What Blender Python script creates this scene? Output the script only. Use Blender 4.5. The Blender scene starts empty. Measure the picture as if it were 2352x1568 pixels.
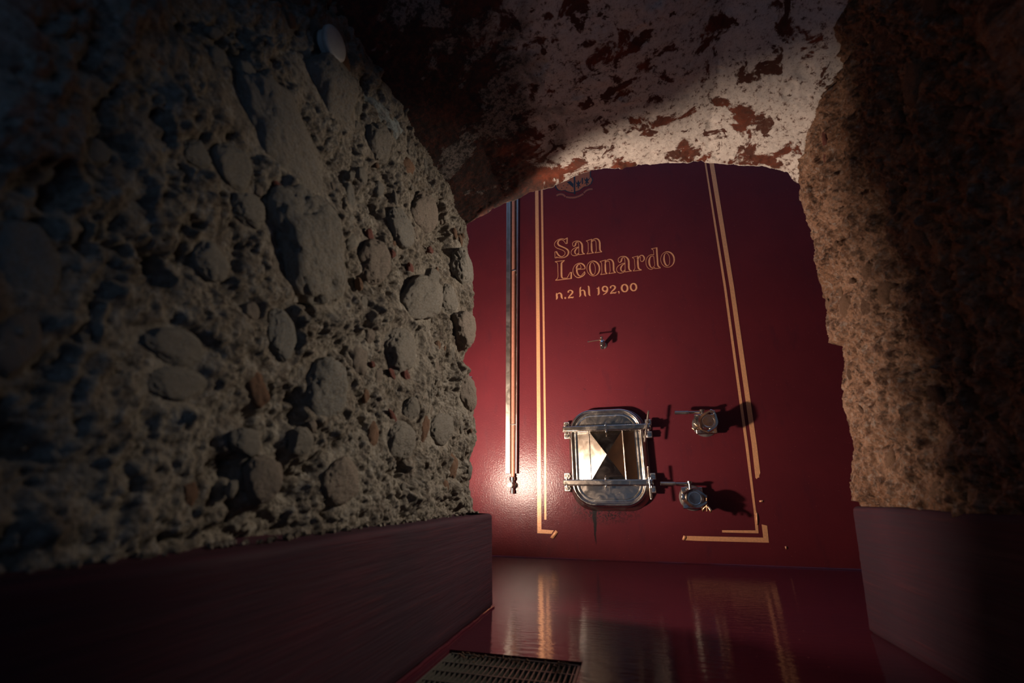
import bpy, bmesh, math, random
import numpy as np
from mathutils import Vector, Matrix

C = bpy.context.scene.collection
SC = bpy.context.scene
random.seed(7)
PI = math.pi
R = math.radians

# ------------------------------------------------------------------ camera, world, lights, exposure
YAW, PITCH, FPX = R(15.0), R(19.1), 1000.0
CAM = np.array([0.0, 0.0, 0.32])
TANK_Y = 2.44          # face of the tank
JAMB_Y = 1.43          # end of the passage
cam = bpy.data.cameras.new('camera')
cam.sensor_width = 36.0
cam.lens = 36.0 * FPX / 2352.0
cam.clip_start = 0.02
cam.dof.use_dof = True
cam.dof.focus_distance = 2.2
cam.dof.aperture_fstop = 2.8
co = bpy.data.objects.new('camera', cam)
C.objects.link(co)
co.location = CAM
co.rotation_euler = (PI / 2 + PITCH, 0, YAW)
SC.camera = co

w = bpy.data.worlds.new('world')
SC.world = w
w.use_nodes = True
w.node_tree.nodes['Background'].inputs[0].default_value = (0.25, 0.50, 1.0, 1)
w.node_tree.nodes['Background'].inputs[1].default_value = 0.75

def add_light(name, typ, loc, energy, color, target=None, **kw):
    l = bpy.data.lights.new(name, typ)
    l.energy = energy
    l.color = color
    for k, v in kw.items():
        setattr(l, k, v)
    o = bpy.data.objects.new(name, l)
    C.objects.link(o)
    o.location = loc
    if target is not None:
        o.rotation_euler = (Vector(target) - Vector(loc)).to_track_quat('-Z', 'Y').to_euler()
    return o

# flood lamp standing behind the left stone pier, aimed at the tank
add_light('flood_lamp', 'POINT', (-0.82, 1.495, 0.37), 86.0, (1.0, 0.78, 0.63), shadow_soft_size=0.036)
add_light('flood_beam', 'SPOT', (-0.82, 1.497, 0.37), 42.0, (1.0, 0.76, 0.60), target=(-0.50, 2.44, 0.85),
          spot_size=R(75), spot_blend=1.0, shadow_soft_size=0.036)
# cool-white spot lamp on the right of the tank room, aimed back into the passage
add_light('spot_lamp', 'SPOT', (1.30, 2.15, 1.56), 205.0, (1.0, 0.87, 0.73), target=(-0.53, 1.24, 0.70),
          spot_size=R(45), spot_blend=1.0, shadow_soft_size=0.07)

SC.view_settings.view_transform = 'Standard'
SC.view_settings.look = 'None'
SC.view_settings.exposure = 0.0
SC.view_settings.gamma = 1.0
SC.view_settings.use_curve_mapping = False

# ------------------------------------------------------------------ measuring: pixel of the photograph -> ray
_r = np.array([math.cos(YAW), math.sin(YAW), 0])
_f = np.array([-math.sin(YAW), math.cos(YAW), 0])
_z = np.array([0, 0, 1.0])

def ray(px, py):
    u, v = (px - 1176) / FPX, (784 - py) / FPX
    return _r * u + _f * (math.cos(PITCH) - math.sin(PITCH) * v) + _z * (math.sin(PITCH) + math.cos(PITCH) * v)

def on_y(px, py, y):
    d = ray(px, py)
    return CAM + d * (y / d[1])

def on_tank(px, py, off=0.0):
    p = on_y(px, py, TANK_Y - off)
    return p[0], p[2]

# ------------------------------------------------------------------ numpy noise
def _hash(ix, iy, iz, seed):
    h = (ix.astype(np.int64) * 374761393 + iy.astype(np.int64) * 668265263 + iz.astype(np.int64) * 2147483647 + seed * 974634777) & 0xFFFFFFFF
    h = ((h ^ (h >> 13)) * 1274126177) & 0xFFFFFFFF
    h = ((h ^ (h >> 16)) * 2246822519) & 0xFFFFFFFF
    return ((h ^ (h >> 15)) & 0xFFFFFF) / float(0xFFFFFF)

def vnoise(p, seed=0):
    i = np.floor(p)
    f = p - i
    f = f * f * f * (f * (f * 6 - 15) + 10)
    i = i.astype(np.int64)
    out = 0
    for dx in (0, 1):
        wx = f[:, 0] if dx else 1 - f[:, 0]
        for dy in (0, 1):
            wy = f[:, 1] if dy else 1 - f[:, 1]
            for dz in (0, 1):
                wz = f[:, 2] if dz else 1 - f[:, 2]
                out = out + wx * wy * wz * _hash(i[:, 0] + dx, i[:, 1] + dy, i[:, 2] + dz, seed)
    return out * 2 - 1

def fbm(p, freq, octs=4, seed=0, gain=0.5, ridged=False):
    a, s, t = 1.0, 0.0, 0.0
    q = p * freq
    for k in range(octs):
        n = vnoise(q + 17.3 * k, seed + k)
        s = s + a * ((1 - 2 * np.abs(n)) if ridged else n)
        t += a
        a *= gain
        q = q * 2.03
    return s / t

def worley(p, freq, seed=0):
    q = p * freq
    i = np.floor(q).astype(np.int64)
    best = np.full(len(p), 9.0)
    cid = np.zeros(len(p))
    for dx in (-1, 0, 1):
        for dy in (-1, 0, 1):
            for dz in (-1, 0, 1):
                c = i + np.array([dx, dy, dz])
                fx = c[:, 0] + _hash(c[:, 0], c[:, 1], c[:, 2], seed)
                fy = c[:, 1] + _hash(c[:, 0], c[:, 1], c[:, 2], seed + 11)
                fz = c[:, 2] + _hash(c[:, 0], c[:, 1], c[:, 2], seed + 23)
                d = np.sqrt((q[:, 0] - fx) ** 2 + (q[:, 1] - fy) ** 2 + (q[:, 2] - fz) ** 2)
                m = d < best
                best = np.where(m, d, best)
                cid = np.where(m, _hash(c[:, 0], c[:, 1], c[:, 2], seed + 37), cid)
    return best, cid

def sstep(a, b, x):
    t = np.clip((x - a) / (b - a), 0, 1)
    return t * t * (3 - 2 * t)

# ------------------------------------------------------------------ materials
class NT:
    def __init__(self, name):
        self.m = bpy.data.materials.new(name)
        self.m.use_nodes = True
        self.t = self.m.node_tree
        self.b = self.t.nodes['Principled BSDF']
        self.co = None

    def n(self, typ, **kw):
        x = self.t.nodes.new(typ)
        for k, v in kw.items():
            setattr(x, k, v)
        return x

    def link(self, a, b):
        self.t.links.new(a, b)

    def val(self, sock, v):
        if isinstance(v, bpy.types.NodeSocket):
            self.link(v, sock)
        elif isinstance(v, (tuple, list)) and len(v) == 3 and sock.type == 'RGBA':
            sock.default_value = (*v, 1)
        else:
            sock.default_value = v

    def coords(self, scale=(1, 1, 1), rot=(0, 0, 0)):
        if self.co is None:
            self.co = self.n('ShaderNodeTexCoord')
        mp = self.n('ShaderNodeMapping')
        self.link(self.co.outputs['Object'], mp.inputs['Vector'])
        mp.inputs['Scale'].default_value = scale
        mp.inputs['Rotation'].default_value = rot
        return mp.outputs['Vector']

    def noise(self, scale, detail=6, rough=0.55, vec=None, dist=0.0):
        x = self.n('ShaderNodeTexNoise')
        x.inputs['Scale'].default_value = scale
        x.inputs['Detail'].default_value = detail
        x.inputs['Roughness'].default_value = rough
        x.inputs['Distortion'].default_value = dist
        self.link(vec if vec is not None else self.coords(), x.inputs['Vector'])
        return x.outputs['Fac']

    def voro(self, scale, vec=None, feature='F1'):
        x = self.n('ShaderNodeTexVoronoi', feature=feature)
        x.inputs['Scale'].default_value = scale
        self.link(vec if vec is not None else self.coords(), x.inputs['Vector'])
        return x.outputs['Distance']

    def rng(self, f, a, b, c=0.0, d=1.0):
        x = self.n('ShaderNodeMapRange')
        self.link(f, x.inputs['Value'])
        for s, v in zip(('From Min', 'From Max', 'To Min', 'To Max'), (a, b, c, d)):
            x.inputs[s].default_value = v
        return x.outputs['Result']

    def mix(self, f, a, b, blend='MIX'):
        x = self.n('ShaderNodeMix', data_type='RGBA', blend_type=blend)
        self.val(x.inputs['Factor'], f)
        self.val(x.inputs['A'], a)
        self.val(x.inputs['B'], b)
        return x.outputs['Result']

    def math(self, op, a, b=0.0, clamp=False):
        x = self.n('ShaderNodeMath', operation=op, use_clamp=clamp)
        self.val(x.inputs[0], a)
        self.val(x.inputs[1], b)
        return x.outputs[0]

    def xyz(self):
        s = self.n('ShaderNodeSeparateXYZ')
        self.link(self.coords(), s.inputs[0])
        return s.outputs

    def bump(self, h, strength, dist=0.01, prev=None):
        x = self.n('ShaderNodeBump')
        x.inputs['Strength'].default_value = strength
        x.inputs['Distance'].default_value = dist
        self.link(h, x.inputs['Height'])
        if prev is not None:
            self.link(prev, x.inputs['Normal'])
        return x.outputs['Normal']

    def coat(self, n):
        self.link(n, self.b.inputs['Coat Normal'])

    def out(self, color=None, rough=None, normal=None, metal=None, **kw):
        for k, v in (('Base Color', color), ('Roughness', rough), ('Metallic', metal)):
            if v is not None:
                self.val(self.b.inputs[k], v)
        if normal is not None:
            self.link(normal, self.b.inputs['Normal'])
        for k, v in kw.items():
            self.val(self.b.inputs[k.replace('_', ' ')], v)
        return self.m

def mat_mortar(name, base, dark, red, deep=0.0):
    t = NT(name)
    big = t.noise(4.5, 8, 0.6)
    mid = t.noise(26, 8, 0.65)
    fine = t.noise(150, 6, 0.7)
    c = t.mix(t.rng(big, 0.42, 0.60), base, dark)
    c = t.mix(t.rng(mid, 0.50, 0.64, 0, 0.85), c, red)
    lum = t.noise(60, 7, 0.7)
    c = t.mix(t.rng(lum, 0.52, 0.66, 0, 0.55), c, (0.46, 0.43, 0.38))
    c = t.mix(t.rng(lum, 0.47, 0.34, 0, 0.75), c, (0.075, 0.062, 0.05))
    c = t.mix(t.rng(fine, 0.56, 0.70, 0, 0.5), c, (0.50, 0.47, 0.42))
    c = t.mix(t.rng(fine, 0.44, 0.32, 0, 0.7), c, (0.07, 0.058, 0.047))
    if deep:
        c = t.mix(t.rng(t.noise(34, 6, 0.7), 0.54, 0.62, 0, deep), c, (0.05, 0.028, 0.02))
    n = t.bump(fine, 0.9, 0.006)
    n = t.bump(lum, 0.9, 0.010, n)
    n = t.bump(mid, 0.7, 0.02, n)
    return t.out(c, 0.93, n, Specular_IOR_Level=0.25)

def mat_stone(name, ca, cb, cc, smear=(0.27, 0.225, 0.17)):
    t = NT(name)
    oi = t.n('ShaderNodeObjectInfo').outputs['Random']
    cr = t.n('ShaderNodeValToRGB')
    t.link(oi, cr.inputs[0])
    e = cr.color_ramp.elements
    e[0].color = (*ca, 1)
    e[1].color = (*cc, 1)
    x = e.new(0.55)
    x.color = (*cb, 1)
    a = t.noise(14, 8, 0.62)
    f = t.noise(110, 7, 0.72)
    pit = t.noise(48, 6, 0.7)
    c = t.mix(t.rng(a, 0.42, 0.58, 0, 0.8), cr.outputs[0], smear)
    c = t.mix(t.rng(f, 0.58, 0.72, 0, 0.45), c, (0.45, 0.42, 0.37))
    c = t.mix(t.rng(f, 0.38, 0.28, 0, 0.7), c, (0.08, 0.07, 0.06))
    c = t.mix(t.rng(pit, 0.42, 0.32, 0, 0.75), c, (0.07, 0.06, 0.05))
    n = t.bump(f, 0.7, 0.006)
    n = t.bump(t.rng(pit, 0.30, 0.46), 0.7, 0.008, n)
    n = t.bump(a, 0.6, 0.02, n)
    return t.out(c, 0.88, n, Specular_IOR_Level=0.3)

def mat_plain(name, col, rough=0.5, metal=0.0, bump=0.0, scale=80):
    t = NT(name)
    f = t.noise(scale, 5, 0.6)
    c = t.mix(t.rng(f, 0.35, 0.7), tuple(v * 0.86 for v in col), tuple(min(1, v * 1.08) for v in col))
    return t.out(c, rough, t.bump(f, bump, 0.003) if bump else None, metal)

def mat_steel(name, col=(0.78, 0.74, 0.70), rough=0.14, smudge=0.16):
    t = NT(name)
    f = t.noise(16, 7, 0.62, None, 1.2)
    g = t.noise(160, 3, 0.6)
    c = t.mix(t.rng(f, 0.45, 0.72, 0, 0.35), col, tuple(v * 0.62 for v in col))
    r = t.math('ADD', t.rng(f, 0.40, 0.70, 0, smudge), rough)
    return t.out(c, r, t.bump(g, 0.03, 0.002), 1.0)

def mat_red_tank():
    t = NT('tank_paint')
    X, Y, Z = t.xyz()
    big = t.noise(2.2, 6, 0.6)
    st = t.noise(9, 7, 0.65, t.coords((1.6, 1, 0.55)))
    c = t.mix(t.rng(big, 0.35, 0.7), (0.094, 0.0140, 0.0205), (0.118, 0.0160, 0.0225))
    c = t.mix(t.rng(st, 0.56, 0.74, 0, 0.5), c, (0.058, 0.014, 0.023))
    # wine runs and black mould below the hatch, wear with a shape of its own
    hx, hz = on_tank(1385, 1172); hx -= 0.2
    ex = t.math('DIVIDE', t.math('SUBTRACT', X, hx + 0.015), 0.20)
    ez = t.math('DIVIDE', t.math('SUBTRACT', Z, hz), 0.075)
    d2 = t.math('ADD', t.math('MULTIPLY', ex, ex), t.math('MULTIPLY', ez, ez))
    sp = t.noise(75, 6, 0.75)
    m = t.math('MULTIPLY', t.rng(d2, 1.0, 0.1), t.rng(sp, 0.46, 0.56), True)
    dx, dz = on_tank(1367, 1205); dx -= 0.2
    wob = t.math('MULTIPLY', t.math('SUBTRACT', t.noise(14, 3), 0.5), 0.03)
    ax = t.math('ABSOLUTE', t.math('ADD', t.math('SUBTRACT', X, dx), wob))
    wid = t.rng(Z, dz - 0.085, dz + 0.06, 0.002, 0.012)
    drip = t.math('MULTIPLY', t.rng(t.math('SUBTRACT', ax, wid), 0.004, -0.002),
                  t.math('MULTIPLY', t.rng(Z, dz - 0.10, dz - 0.07), t.rng(Z, dz + 0.09, dz + 0.07)), True)
    m = t.math('MAXIMUM', m, drip)
    c = t.mix(m, c, (0.012, 0.010, 0.012))
    # small black scuffs
    sx, sz = on_tank(1343, 885); sx -= 0.2
    s1 = t.math('MULTIPLY', t.rng(t.math('ABSOLUTE', t.math('SUBTRACT', X, sx)), 0.012, 0.004),
                t.rng(t.math('ABSOLUTE', t.math('SUBTRACT', Z, sz)), 0.06, 0.02))
    s1 = t.math('MULTIPLY', s1, t.rng(t.noise(60, 4, 0.7), 0.58, 0.62), True)
    c = t.mix(s1, c, (0.02, 0.01, 0.012))
    # pale flecks
    fl = t.voro(42)
    c = t.mix(t.rng(fl, 0.055, 0.035, 0, 0.6), c, (0.45, 0.16, 0.12))
    peel = t.noise(125, 4, 0.62)
    fine = t.noise(330, 3, 0.6)
    n = t.bump(peel, 0.30, 0.0030)
    n = t.bump(fine, 0.16, 0.0010, n)
    n = t.bump(big, 0.10, 0.02, n)
    r = t.math('ADD', t.rng(st, 0.3, 0.7, 0.0, 0.10), t.math('MULTIPLY', m, 0.1))
    r = t.math('ADD', r, 0.13)
    t.coat(n)
    return t.out(c, 0.5, n, Specular_IOR_Level=0.10, Coat_Weight=t.rng(m, 0, 1, 0.42, 0.10), Coat_Roughness=r, Coat_IOR=1.5)

def mat_red_floor():
    t = NT('floor_paint')
    big = t.noise(3.0, 7, 0.6)
    st = t.noise(22, 6, 0.6, t.coords((0.35, 1.5, 1)))
    c = t.mix(t.rng(big, 0.36, 0.68), (0.085, 0.0145, 0.023), (0.058, 0.0125, 0.020))
    c = t.mix(t.rng(st, 0.55, 0.75, 0, 0.5), c, (0.07, 0.012, 0.018))
    fl = t.voro(20)
    c = t.mix(t.rng(fl, 0.05, 0.03, 0, 0.5), c, (0.35, 0.15, 0.11))
    rp = t.noise(46, 4, 0.55, t.coords((0.40, 1.6, 1)))
    fine = t.noise(190, 3, 0.6)
    n = t.bump(rp, 0.17, 0.005)
    n = t.bump(fine, 0.07, 0.0010, n)
    r = t.rng(big, 0.3, 0.7, 0.04, 0.10)
    return t.out(c, r, n, Specular_IOR_Level=0.20)

def mat_plinth():
    t = NT('plinth_paint')
    g = t.noise(7, 8, 0.62, t.coords((1, 0.5, 11)))
    g2 = t.noise(18, 6, 0.6, t.coords((1, 0.35, 14)))
    big = t.noise(3, 5)
    c = t.mix(t.rng(big, 0.38, 0.66), (0.062, 0.019, 0.027), (0.036, 0.017, 0.024))
    c = t.mix(t.rng(g, 0.58, 0.72, 0, 0.4), c, (0.12, 0.035, 0.035))
    c = t.mix(t.rng(g2, 0.60, 0.42, 0, 0.5), c, (0.03, 0.020, 0.028))
    n = t.bump(g, 0.45, 0.006)
    n = t.bump(g2, 0.35, 0.003, n)
    return t.out(c, t.rng(g, 0.3, 0.7, 0.58, 0.82), n, Specular_IOR_Level=0.07)

def mat_vault():
    t = NT('flaking_limewash')
    X, Y, Z = t.xyz()
    patch = t.noise(5.5, 9, 0.60, t.coords((1, 1.15, 1)), 0.4)
    patch2 = t.noise(15, 9, 0.66, None, 0.5)
    speck = t.noise(62, 9, 0.78)
    grit = t.noise(220, 4, 0.7)
    white = t.mix(t.rng(speck, 0.35, 0.62), (0.70, 0.63, 0.56), (0.55, 0.48, 0.42))
    rust = t.mix(t.rng(patch2, 0.40, 0.62), (0.20, 0.050, 0.026), (0.085, 0.034, 0.024))
    rust = t.mix(t.rng(speck, 0.56, 0.66, 0, 0.7), rust, (0.42, 0.20, 0.12))
    soot_shade = t.rng(t.math('ADD', X, t.math('MULTIPLY', t.math('SUBTRACT', patch, 0.5), 1.0)), -0.14, -0.30)  # darker left side: soot, plus the lamp's shadow put into the colour
    a = t.math('ADD', patch, t.math('MULTIPLY', t.math('SUBTRACT', patch2, 0.5), 0.55))
    edge = t.rng(Y, 1.30, 1.45, 0.0, 0.07)
    a = t.math('ADD', a, edge)
    a = t.math('SUBTRACT', a, t.rng(Y, 1.418, 1.428, 0.0, 0.14))  # pale front rim: lamplight on the edge put into the colour
    a = t.math('ADD', a, t.math('MULTIPLY', soot_shade, 0.10))
    m = t.rng(a, 0.545, 0.575)
    m2 = t.rng(patch2, 0.575, 0.60)
    m3 = t.math('MULTIPLY', t.rng(speck, 0.55, 0.585), 0.6)
    m = t.math('MAXIMUM', m, t.math('MAXIMUM', m2, m3))
    c = t.mix(m, white, rust)
    c = t.mix(t.math('MULTIPLY', t.rng(speck, 0.575, 0.61), 0.85), c, (0.055, 0.032, 0.026))
    c = t.mix(t.math('MULTIPLY', t.rng(grit, 0.58, 0.63), 0.45), c, (0.07, 0.042, 0.032))
    c = t.mix(t.math('MULTIPLY', soot_shade, t.rng(speck, 0.62, 0.45, 0.35, 0.97)), c, (0.030, 0.025, 0.024))
    n = t.bump(t.math('SUBTRACT', 1.0, m), 0.55, 0.004)
    n = t.bump(speck, 0.5, 0.006, n)
    n = t.bump(grit, 0.35, 0.003, n)
    return t.out(c, 0.95, n, Specular_IOR_Level=0.2)

M = {}
M['mortar_l'] = mat_mortar('grey_mortar', (0.33, 0.285, 0.225), (0.24, 0.195, 0.145), (0.16, 0.125, 0.095))
M['mortar_r'] = mat_mortar('brown_mortar', (0.42, 0.235, 0.145), (0.27, 0.13, 0.07), (0.16, 0.068, 0.036), 0.7)
M['stone_l'] = mat_stone('grey_stone', (0.34, 0.31, 0.26), (0.32, 0.29, 0.245), (0.30, 0.295, 0.27))
M['stone_r'] = mat_stone('brown_stone', (0.38, 0.215, 0.13), (0.32, 0.18, 0.105), (0.27, 0.14, 0.08), (0.19, 0.11, 0.07))
M['pink'] = mat_stone('pink_stone', (0.34, 0.265, 0.21), (0.32, 0.25, 0.20), (0.30, 0.24, 0.195))
M['brick'] = mat_plain('brick_red', (0.17, 0.050, 0.034), 0.9, 0, 0.8, 60)
M['blue'] = mat_mortar('pale_limewash', (0.36, 0.41, 0.40), (0.29, 0.32, 0.31), (0.22, 0.21, 0.19))
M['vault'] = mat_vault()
M['tank'] = mat_red_tank()
M['floor'] = mat_red_floor()
M['plinth'] = mat_plinth()
M['gold'] = mat_plain('gold_tape', (0.80, 0.40, 0.20), 0.36, 0.15, 0.35, 150)
M['copper_paint'] = mat_plain('copper_paint', (0.36, 0.12, 0.055), 0.45, 0.1, 0.2, 120)
M['navy_paint'] = mat_plain('navy_paint', (0.012, 0.016, 0.030), 0.5)
M['ribbon_paint'] = mat_plain('ribbon_paint', (0.25, 0.075, 0.045), 0.5)
M['steel'] = mat_steel('polished_steel', (0.74, 0.69, 0.63))
M['steel_worn'] = mat_steel('worn_steel', (0.56, 0.49, 0.42), 0.17, 0.16)
M['steel_sat'] = mat_steel('satin_steel', (0.72, 0.66, 0.58), 0.30, 0.2)
M['steel_lid'] = mat_steel('smeared_steel', (0.30, 0.26, 0.225), 0.15, 0.12)
M['steel_dark'] = mat_steel('dull_steel', (0.42, 0.40, 0.37), 0.30, 0.2)
M['brass'] = mat_steel('bronze', (0.70, 0.45, 0.26), 0.28, 0.15)
M['white'] = mat_plain('white_plastic', (0.82, 0.80, 0.76), 0.3)
M['cap'] = mat_plain('grey_plastic', (0.40, 0.40, 0.36), 0.5, 0, 0.15, 40)
M['grate'] = mat_plain('grate_steel', (0.17, 0.16, 0.13), 0.45, 0.6, 0.4, 140)
M['dark'] = mat_plain('dark_drain', (0.02, 0.02, 0.02), 0.8)
M['limewall'] = mat_plain('limewashed_wall', (0.26, 0.21, 0.17), 0.95, 0, 0.6, 25)
g = NT('gauge_glass')
g.out((0.95, 0.90, 0.86), 0.03, None, 0.0, Transmission_Weight=1.0, IOR=1.47)
M['glass'] = g.m
M['wine'] = mat_plain('pink_level_tape', (0.46, 0.20, 0.14), 0.4)

# ------------------------------------------------------------------ mesh helpers
def tag(o, label=None, cat=None, group=None, kind=None):
    for k, v in (('label', label), ('category', cat), ('group', group), ('kind', kind)):
        if v:
            o[k] = v
    return o

def empty(name, loc, label, cat, group=None):
    o = bpy.data.objects.new(name, None)
    C.objects.link(o)
    o.location = loc
    o.empty_display_size = 0.05
    return tag(o, label, cat, group)

def mesh_np(name, V, F, mat, parent=None, smooth=True, origin=None, angle=None):
    me = bpy.data.meshes.new(name)
    V = np.asarray(V, dtype=float)
    if origin is not None:
        V = V - np.asarray(origin)
    me.from_pydata(V.tolist() if len(V) < 20000 else V, [], F if not isinstance(F, np.ndarray) or len(F) < 20000 else F)
    me.update()
    if smooth:
        me.shade_smooth()
        if angle:
            me.set_sharp_from_angle(angle=R(angle))
    me.materials.append(mat)
    o = bpy.data.objects.new(name, me)
    C.objects.link(o)
    if parent is not None:
        o.parent = parent
    return o

def grid_faces(nu, nv, flip=False):
    i = np.arange(nu * nv).reshape(nu, nv)
    a, b, c, d = i[:-1, :-1].ravel(), i[1:, :-1].ravel(), i[1:, 1:].ravel(), i[:-1, 1:].ravel()
    return np.stack([a, d, c, b] if flip else [a, b, c, d], 1)

class MB:
    """collects shapes in world coordinates into one mesh"""
    def __init__(s):
        s.V, s.F = [], []

    def add(s, V, F):
        k = len(s.V)
        s.V += [tuple(v) for v in V]
        s.F += [tuple(i + k for i in f) for f in F]
        return s

    def box(s, c, size, rot=None):
        hx, hy, hz = (v / 2 for v in size)
        P = [Vector((x, y, z)) for x in (-hx, hx) for y in (-hy, hy) for z in (-hz, hz)]
        if rot is not None:
            P = [rot @ p for p in P]
        P = [p + Vector(c) for p in P]
        return s.add(P, [(0, 1, 3, 2), (4, 6, 7, 5), (0, 4, 5, 1), (2, 3, 7, 6), (0, 2, 6, 4), (1, 5, 7, 3)])

    def loft(s, loops, cap0=True, cap1=True, closed=True):
        n = len(loops[0])
        V = [p for l in loops for p in l]
        F = []
        for k in range(len(loops) - 1):
            for i in range(n if closed else n - 1):
                j = (i + 1) % n
                F.append((k * n + i, k * n + j, (k + 1) * n + j, (k + 1) * n + i))
        if cap0:
            F.append(tuple(range(n - 1, -1, -1)))
        if cap1:
            F.append(tuple((len(loops) - 1) * n + i for i in range(n)))
        return s.add(V, F)

    def tube(s, path, rad, seg=14, cap=True):
        path = [Vector(p) for p in path]
        if not isinstance(rad, (list, tuple)):
            rad = [rad] * len(path)
        loops, up = [], None
        for i, p in enumerate(path):
            d = (path[min(i + 1, len(path) - 1)] - path[max(i - 1, 0)]).normalized()
            if up is None:
                up = Vector((0, 0, 1)) if abs(d.z) < 0.9 else Vector((1, 0, 0))
            a = d.cross(up).normalized()
            up = a.cross(d).normalized()
            loops.append([p + (a * math.cos(t) + up * math.sin(t)) * rad[i] for t in (2 * PI * k / seg for k in range(seg))])
        return s.loft(loops, cap, cap)

    def lathe(s, p0, axis, prof, seg=24):
        """prof: list of (distance along the axis, radius)"""
        ax = Vector(axis).normalized()
        up = Vector((0, 0, 1)) if abs(ax.z) < 0.9 else Vector((1, 0, 0))
        a = ax.cross(up).normalized()
        b = a.cross(ax)
        loops = [[Vector(p0) + ax * d + (a * math.cos(t) + b * math.sin(t)) * max(r, 1e-5) for t in (2 * PI * k / seg for k in range(seg))] for d, r in prof]
        return s.loft(loops)

    def prism(s, poly, y0, y1):
        """polygon given in tank-plane (x, z), extruded from y0 to y1"""
        n = len(poly)
        V = [(x, y0, z) for x, z in poly] + [(x, y1, z) for x, z in poly]
        F = [tuple(range(n)), tuple(range(2 * n - 1, n - 1, -1))]
        F += [(i, n + i, n + (i + 1) % n, (i + 1) % n) for i in range(n)]
        return s.add(V, F)

    def build(s, name, mat, parent=None, smooth=False, angle=35, bevel=0.0, seg=2):
        org = np.array(parent_origin(parent))
        o = mesh_np(name, s.V, s.F, mat, parent, False, org)
        bm = bmesh.new()
        bm.from_mesh(o.data)
        bmesh.ops.recalc_face_normals(bm, faces=bm.faces)
        bm.to_mesh(o.data)
        bm.free()
        if smooth:
            o.data.shade_smooth()
            o.data.set_sharp_from_angle(angle=R(angle))
        if bevel:
            md = o.modifiers.new('bevel', 'BEVEL')
            md.width = bevel
            md.segments = seg
            md.limit_method = 'ANGLE'
            md.angle_limit = R(40)
        return o

def parent_origin(p):
    l = Vector((0, 0, 0))
    while p is not None:
        l += p.location
        p = p.parent
    return l

# ------------------------------------------------------------------ stone walls
LP = [(1075, 515), (1078, 540), (1085, 600), (1088, 640), (1097, 672), (1096, 715), (1091, 735), (1091, 775), (1087, 808), (1080, 832),
      (1086, 870), (1090, 920), (1098, 960), (1102, 1005), (1096, 1045), (1100, 1090), (1098, 1130), (1101, 1172)]
RP = [(1830, 425), (1842, 500), (1858, 560), (1866, 640), (1889, 700), (1885, 762), (1893, 792), (1924, 803), (1932, 832), (1925, 870),
      (1918, 905), (1935, 980), (1953, 1030), (1946, 1052), (1943, 1100), (1950, 1150)]
def jamb_profile(L):
    q = sorted((float(p[2]), float(p[0])) for p in (on_y(x, y, JAMB_Y) for x, y in L))
    return np.array([a for a, b in q]), np.array([b for a, b in q])
LZ, LX = jamb_profile(LP)
RZ, RX = jamb_profile(RP)
lfit, rfit = np.polyfit(LZ, LX, 1), np.polyfit(RZ, RX, 1)

def plane_x(side, z):
    f = lfit if side < 0 else rfit
    return f[0] * np.minimum(z, 1.55) + f[1]

def on_wall(px, py, side):
    """pixel -> point on the wall's mean plane x = a z + b"""
    a, b = lfit if side < 0 else rfit
    d = ray(px, py)
    t = (a * CAM[2] + b - CAM[0]) / (d[0] - a * d[2])
    return CAM + d * t

STONES = {-1: [], 1: []}    # (Y, Z, semi-axis vectors in (Y,Z), half thickness, out, material, big)
def add_stone(side, cx, cy, mx, my, minor, mat, out=0.35, big=True, thick=0.6):
    """cx,cy centre; mx,my end of the major axis; minor = half width, pixels of the photograph"""
    c, e = on_wall(cx, cy, side), on_wall(mx, my, side)
    ex, ey = mx - cx, my - cy
    l = math.hypot(ex, ey)
    q = on_wall(cx - ey / l * minor, cy + ex / l * minor, side)
    A = np.array([e[1] - c[1], e[2] - c[2]])
    B = np.array([q[1] - c[1], q[2] - c[2]])
    STONES[side].append((c[1], c[2], A, B, thick * min(np.linalg.norm(A), np.linalg.norm(B)), out, mat, big))

S = lambda *a, **k: add_stone(-1, *a, **k)
S(712, 574, 778, 672, 72, M['stone_l'], out=0.42)
S(655, 322, 745, 425, 50, M['stone_l'], out=0.25)
S(768, 210, 815, 265, 40, M['stone_l'], out=0.25)
S(968, 686, 985, 735, 42, M['stone_l'], out=0.45)
S(860, 598, 880, 640, 30, M['pink'], out=0.35)
S(921, 526, 935, 572, 21, M['stone_l'], out=0.35)
S(973, 490, 990, 530, 24, M['pink'], out=0.3)
S(1062, 757, 1065, 803, 24, M['pink'], out=0.55)
S(922, 805, 925, 862, 40, M['stone_l'], out=0.3)
S(648, 775, 652, 838, 30, M['stone_l'], out=0.3)
S(405, 795, 470, 825, 42, M['stone_l'], out=0.1)
S(415, 880, 480, 890, 42, M['stone_l'], out=0.02)
S(939, 941, 948, 960, 16, M['stone_l'], out=0.6)
S(752, 890, 770, 950, 52, M['stone_l'], out=0.2)
S(920, 1012, 925, 1055, 28, M['stone_l'], out=0.3)
S(567, 1015, 600, 1025, 30, M['stone_l'], out=0.35)
S(605, 1100, 612, 1155, 40, M['pink'], out=0.3)
S(785, 1105, 788, 1158, 42, M['pink'], out=0.22)
S(1062, 612, 1066, 655, 20, M['stone_l'], out=0.4)
S(535, 378, 570, 420, 42, M['stone_l'], out=0.25)
S(450, 352, 470, 382, 26, M['stone_l'], out=0.35)
S(575, 482, 590, 525, 34, M['stone_l'], out=0.3)
S(485, 600, 505, 650, 36, M['stone_l'], out=0.3)
S(1030, 690, 1036, 725, 18, M['stone_l'], out=0.4)
S(1015, 985, 1020, 1020, 24, M['stone_l'], out=0.35)
S(1075, 905, 1078, 945, 16, M['pink'], out=0.4)
S(870, 335, 892, 365, 20, M['stone_l'], out=0.3)
S(990, 640, 998, 660, 12, M['stone_l'], out=0.5)
S(690, 1015, 700, 1045, 24, M['stone_l'], out=0.4)
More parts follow.
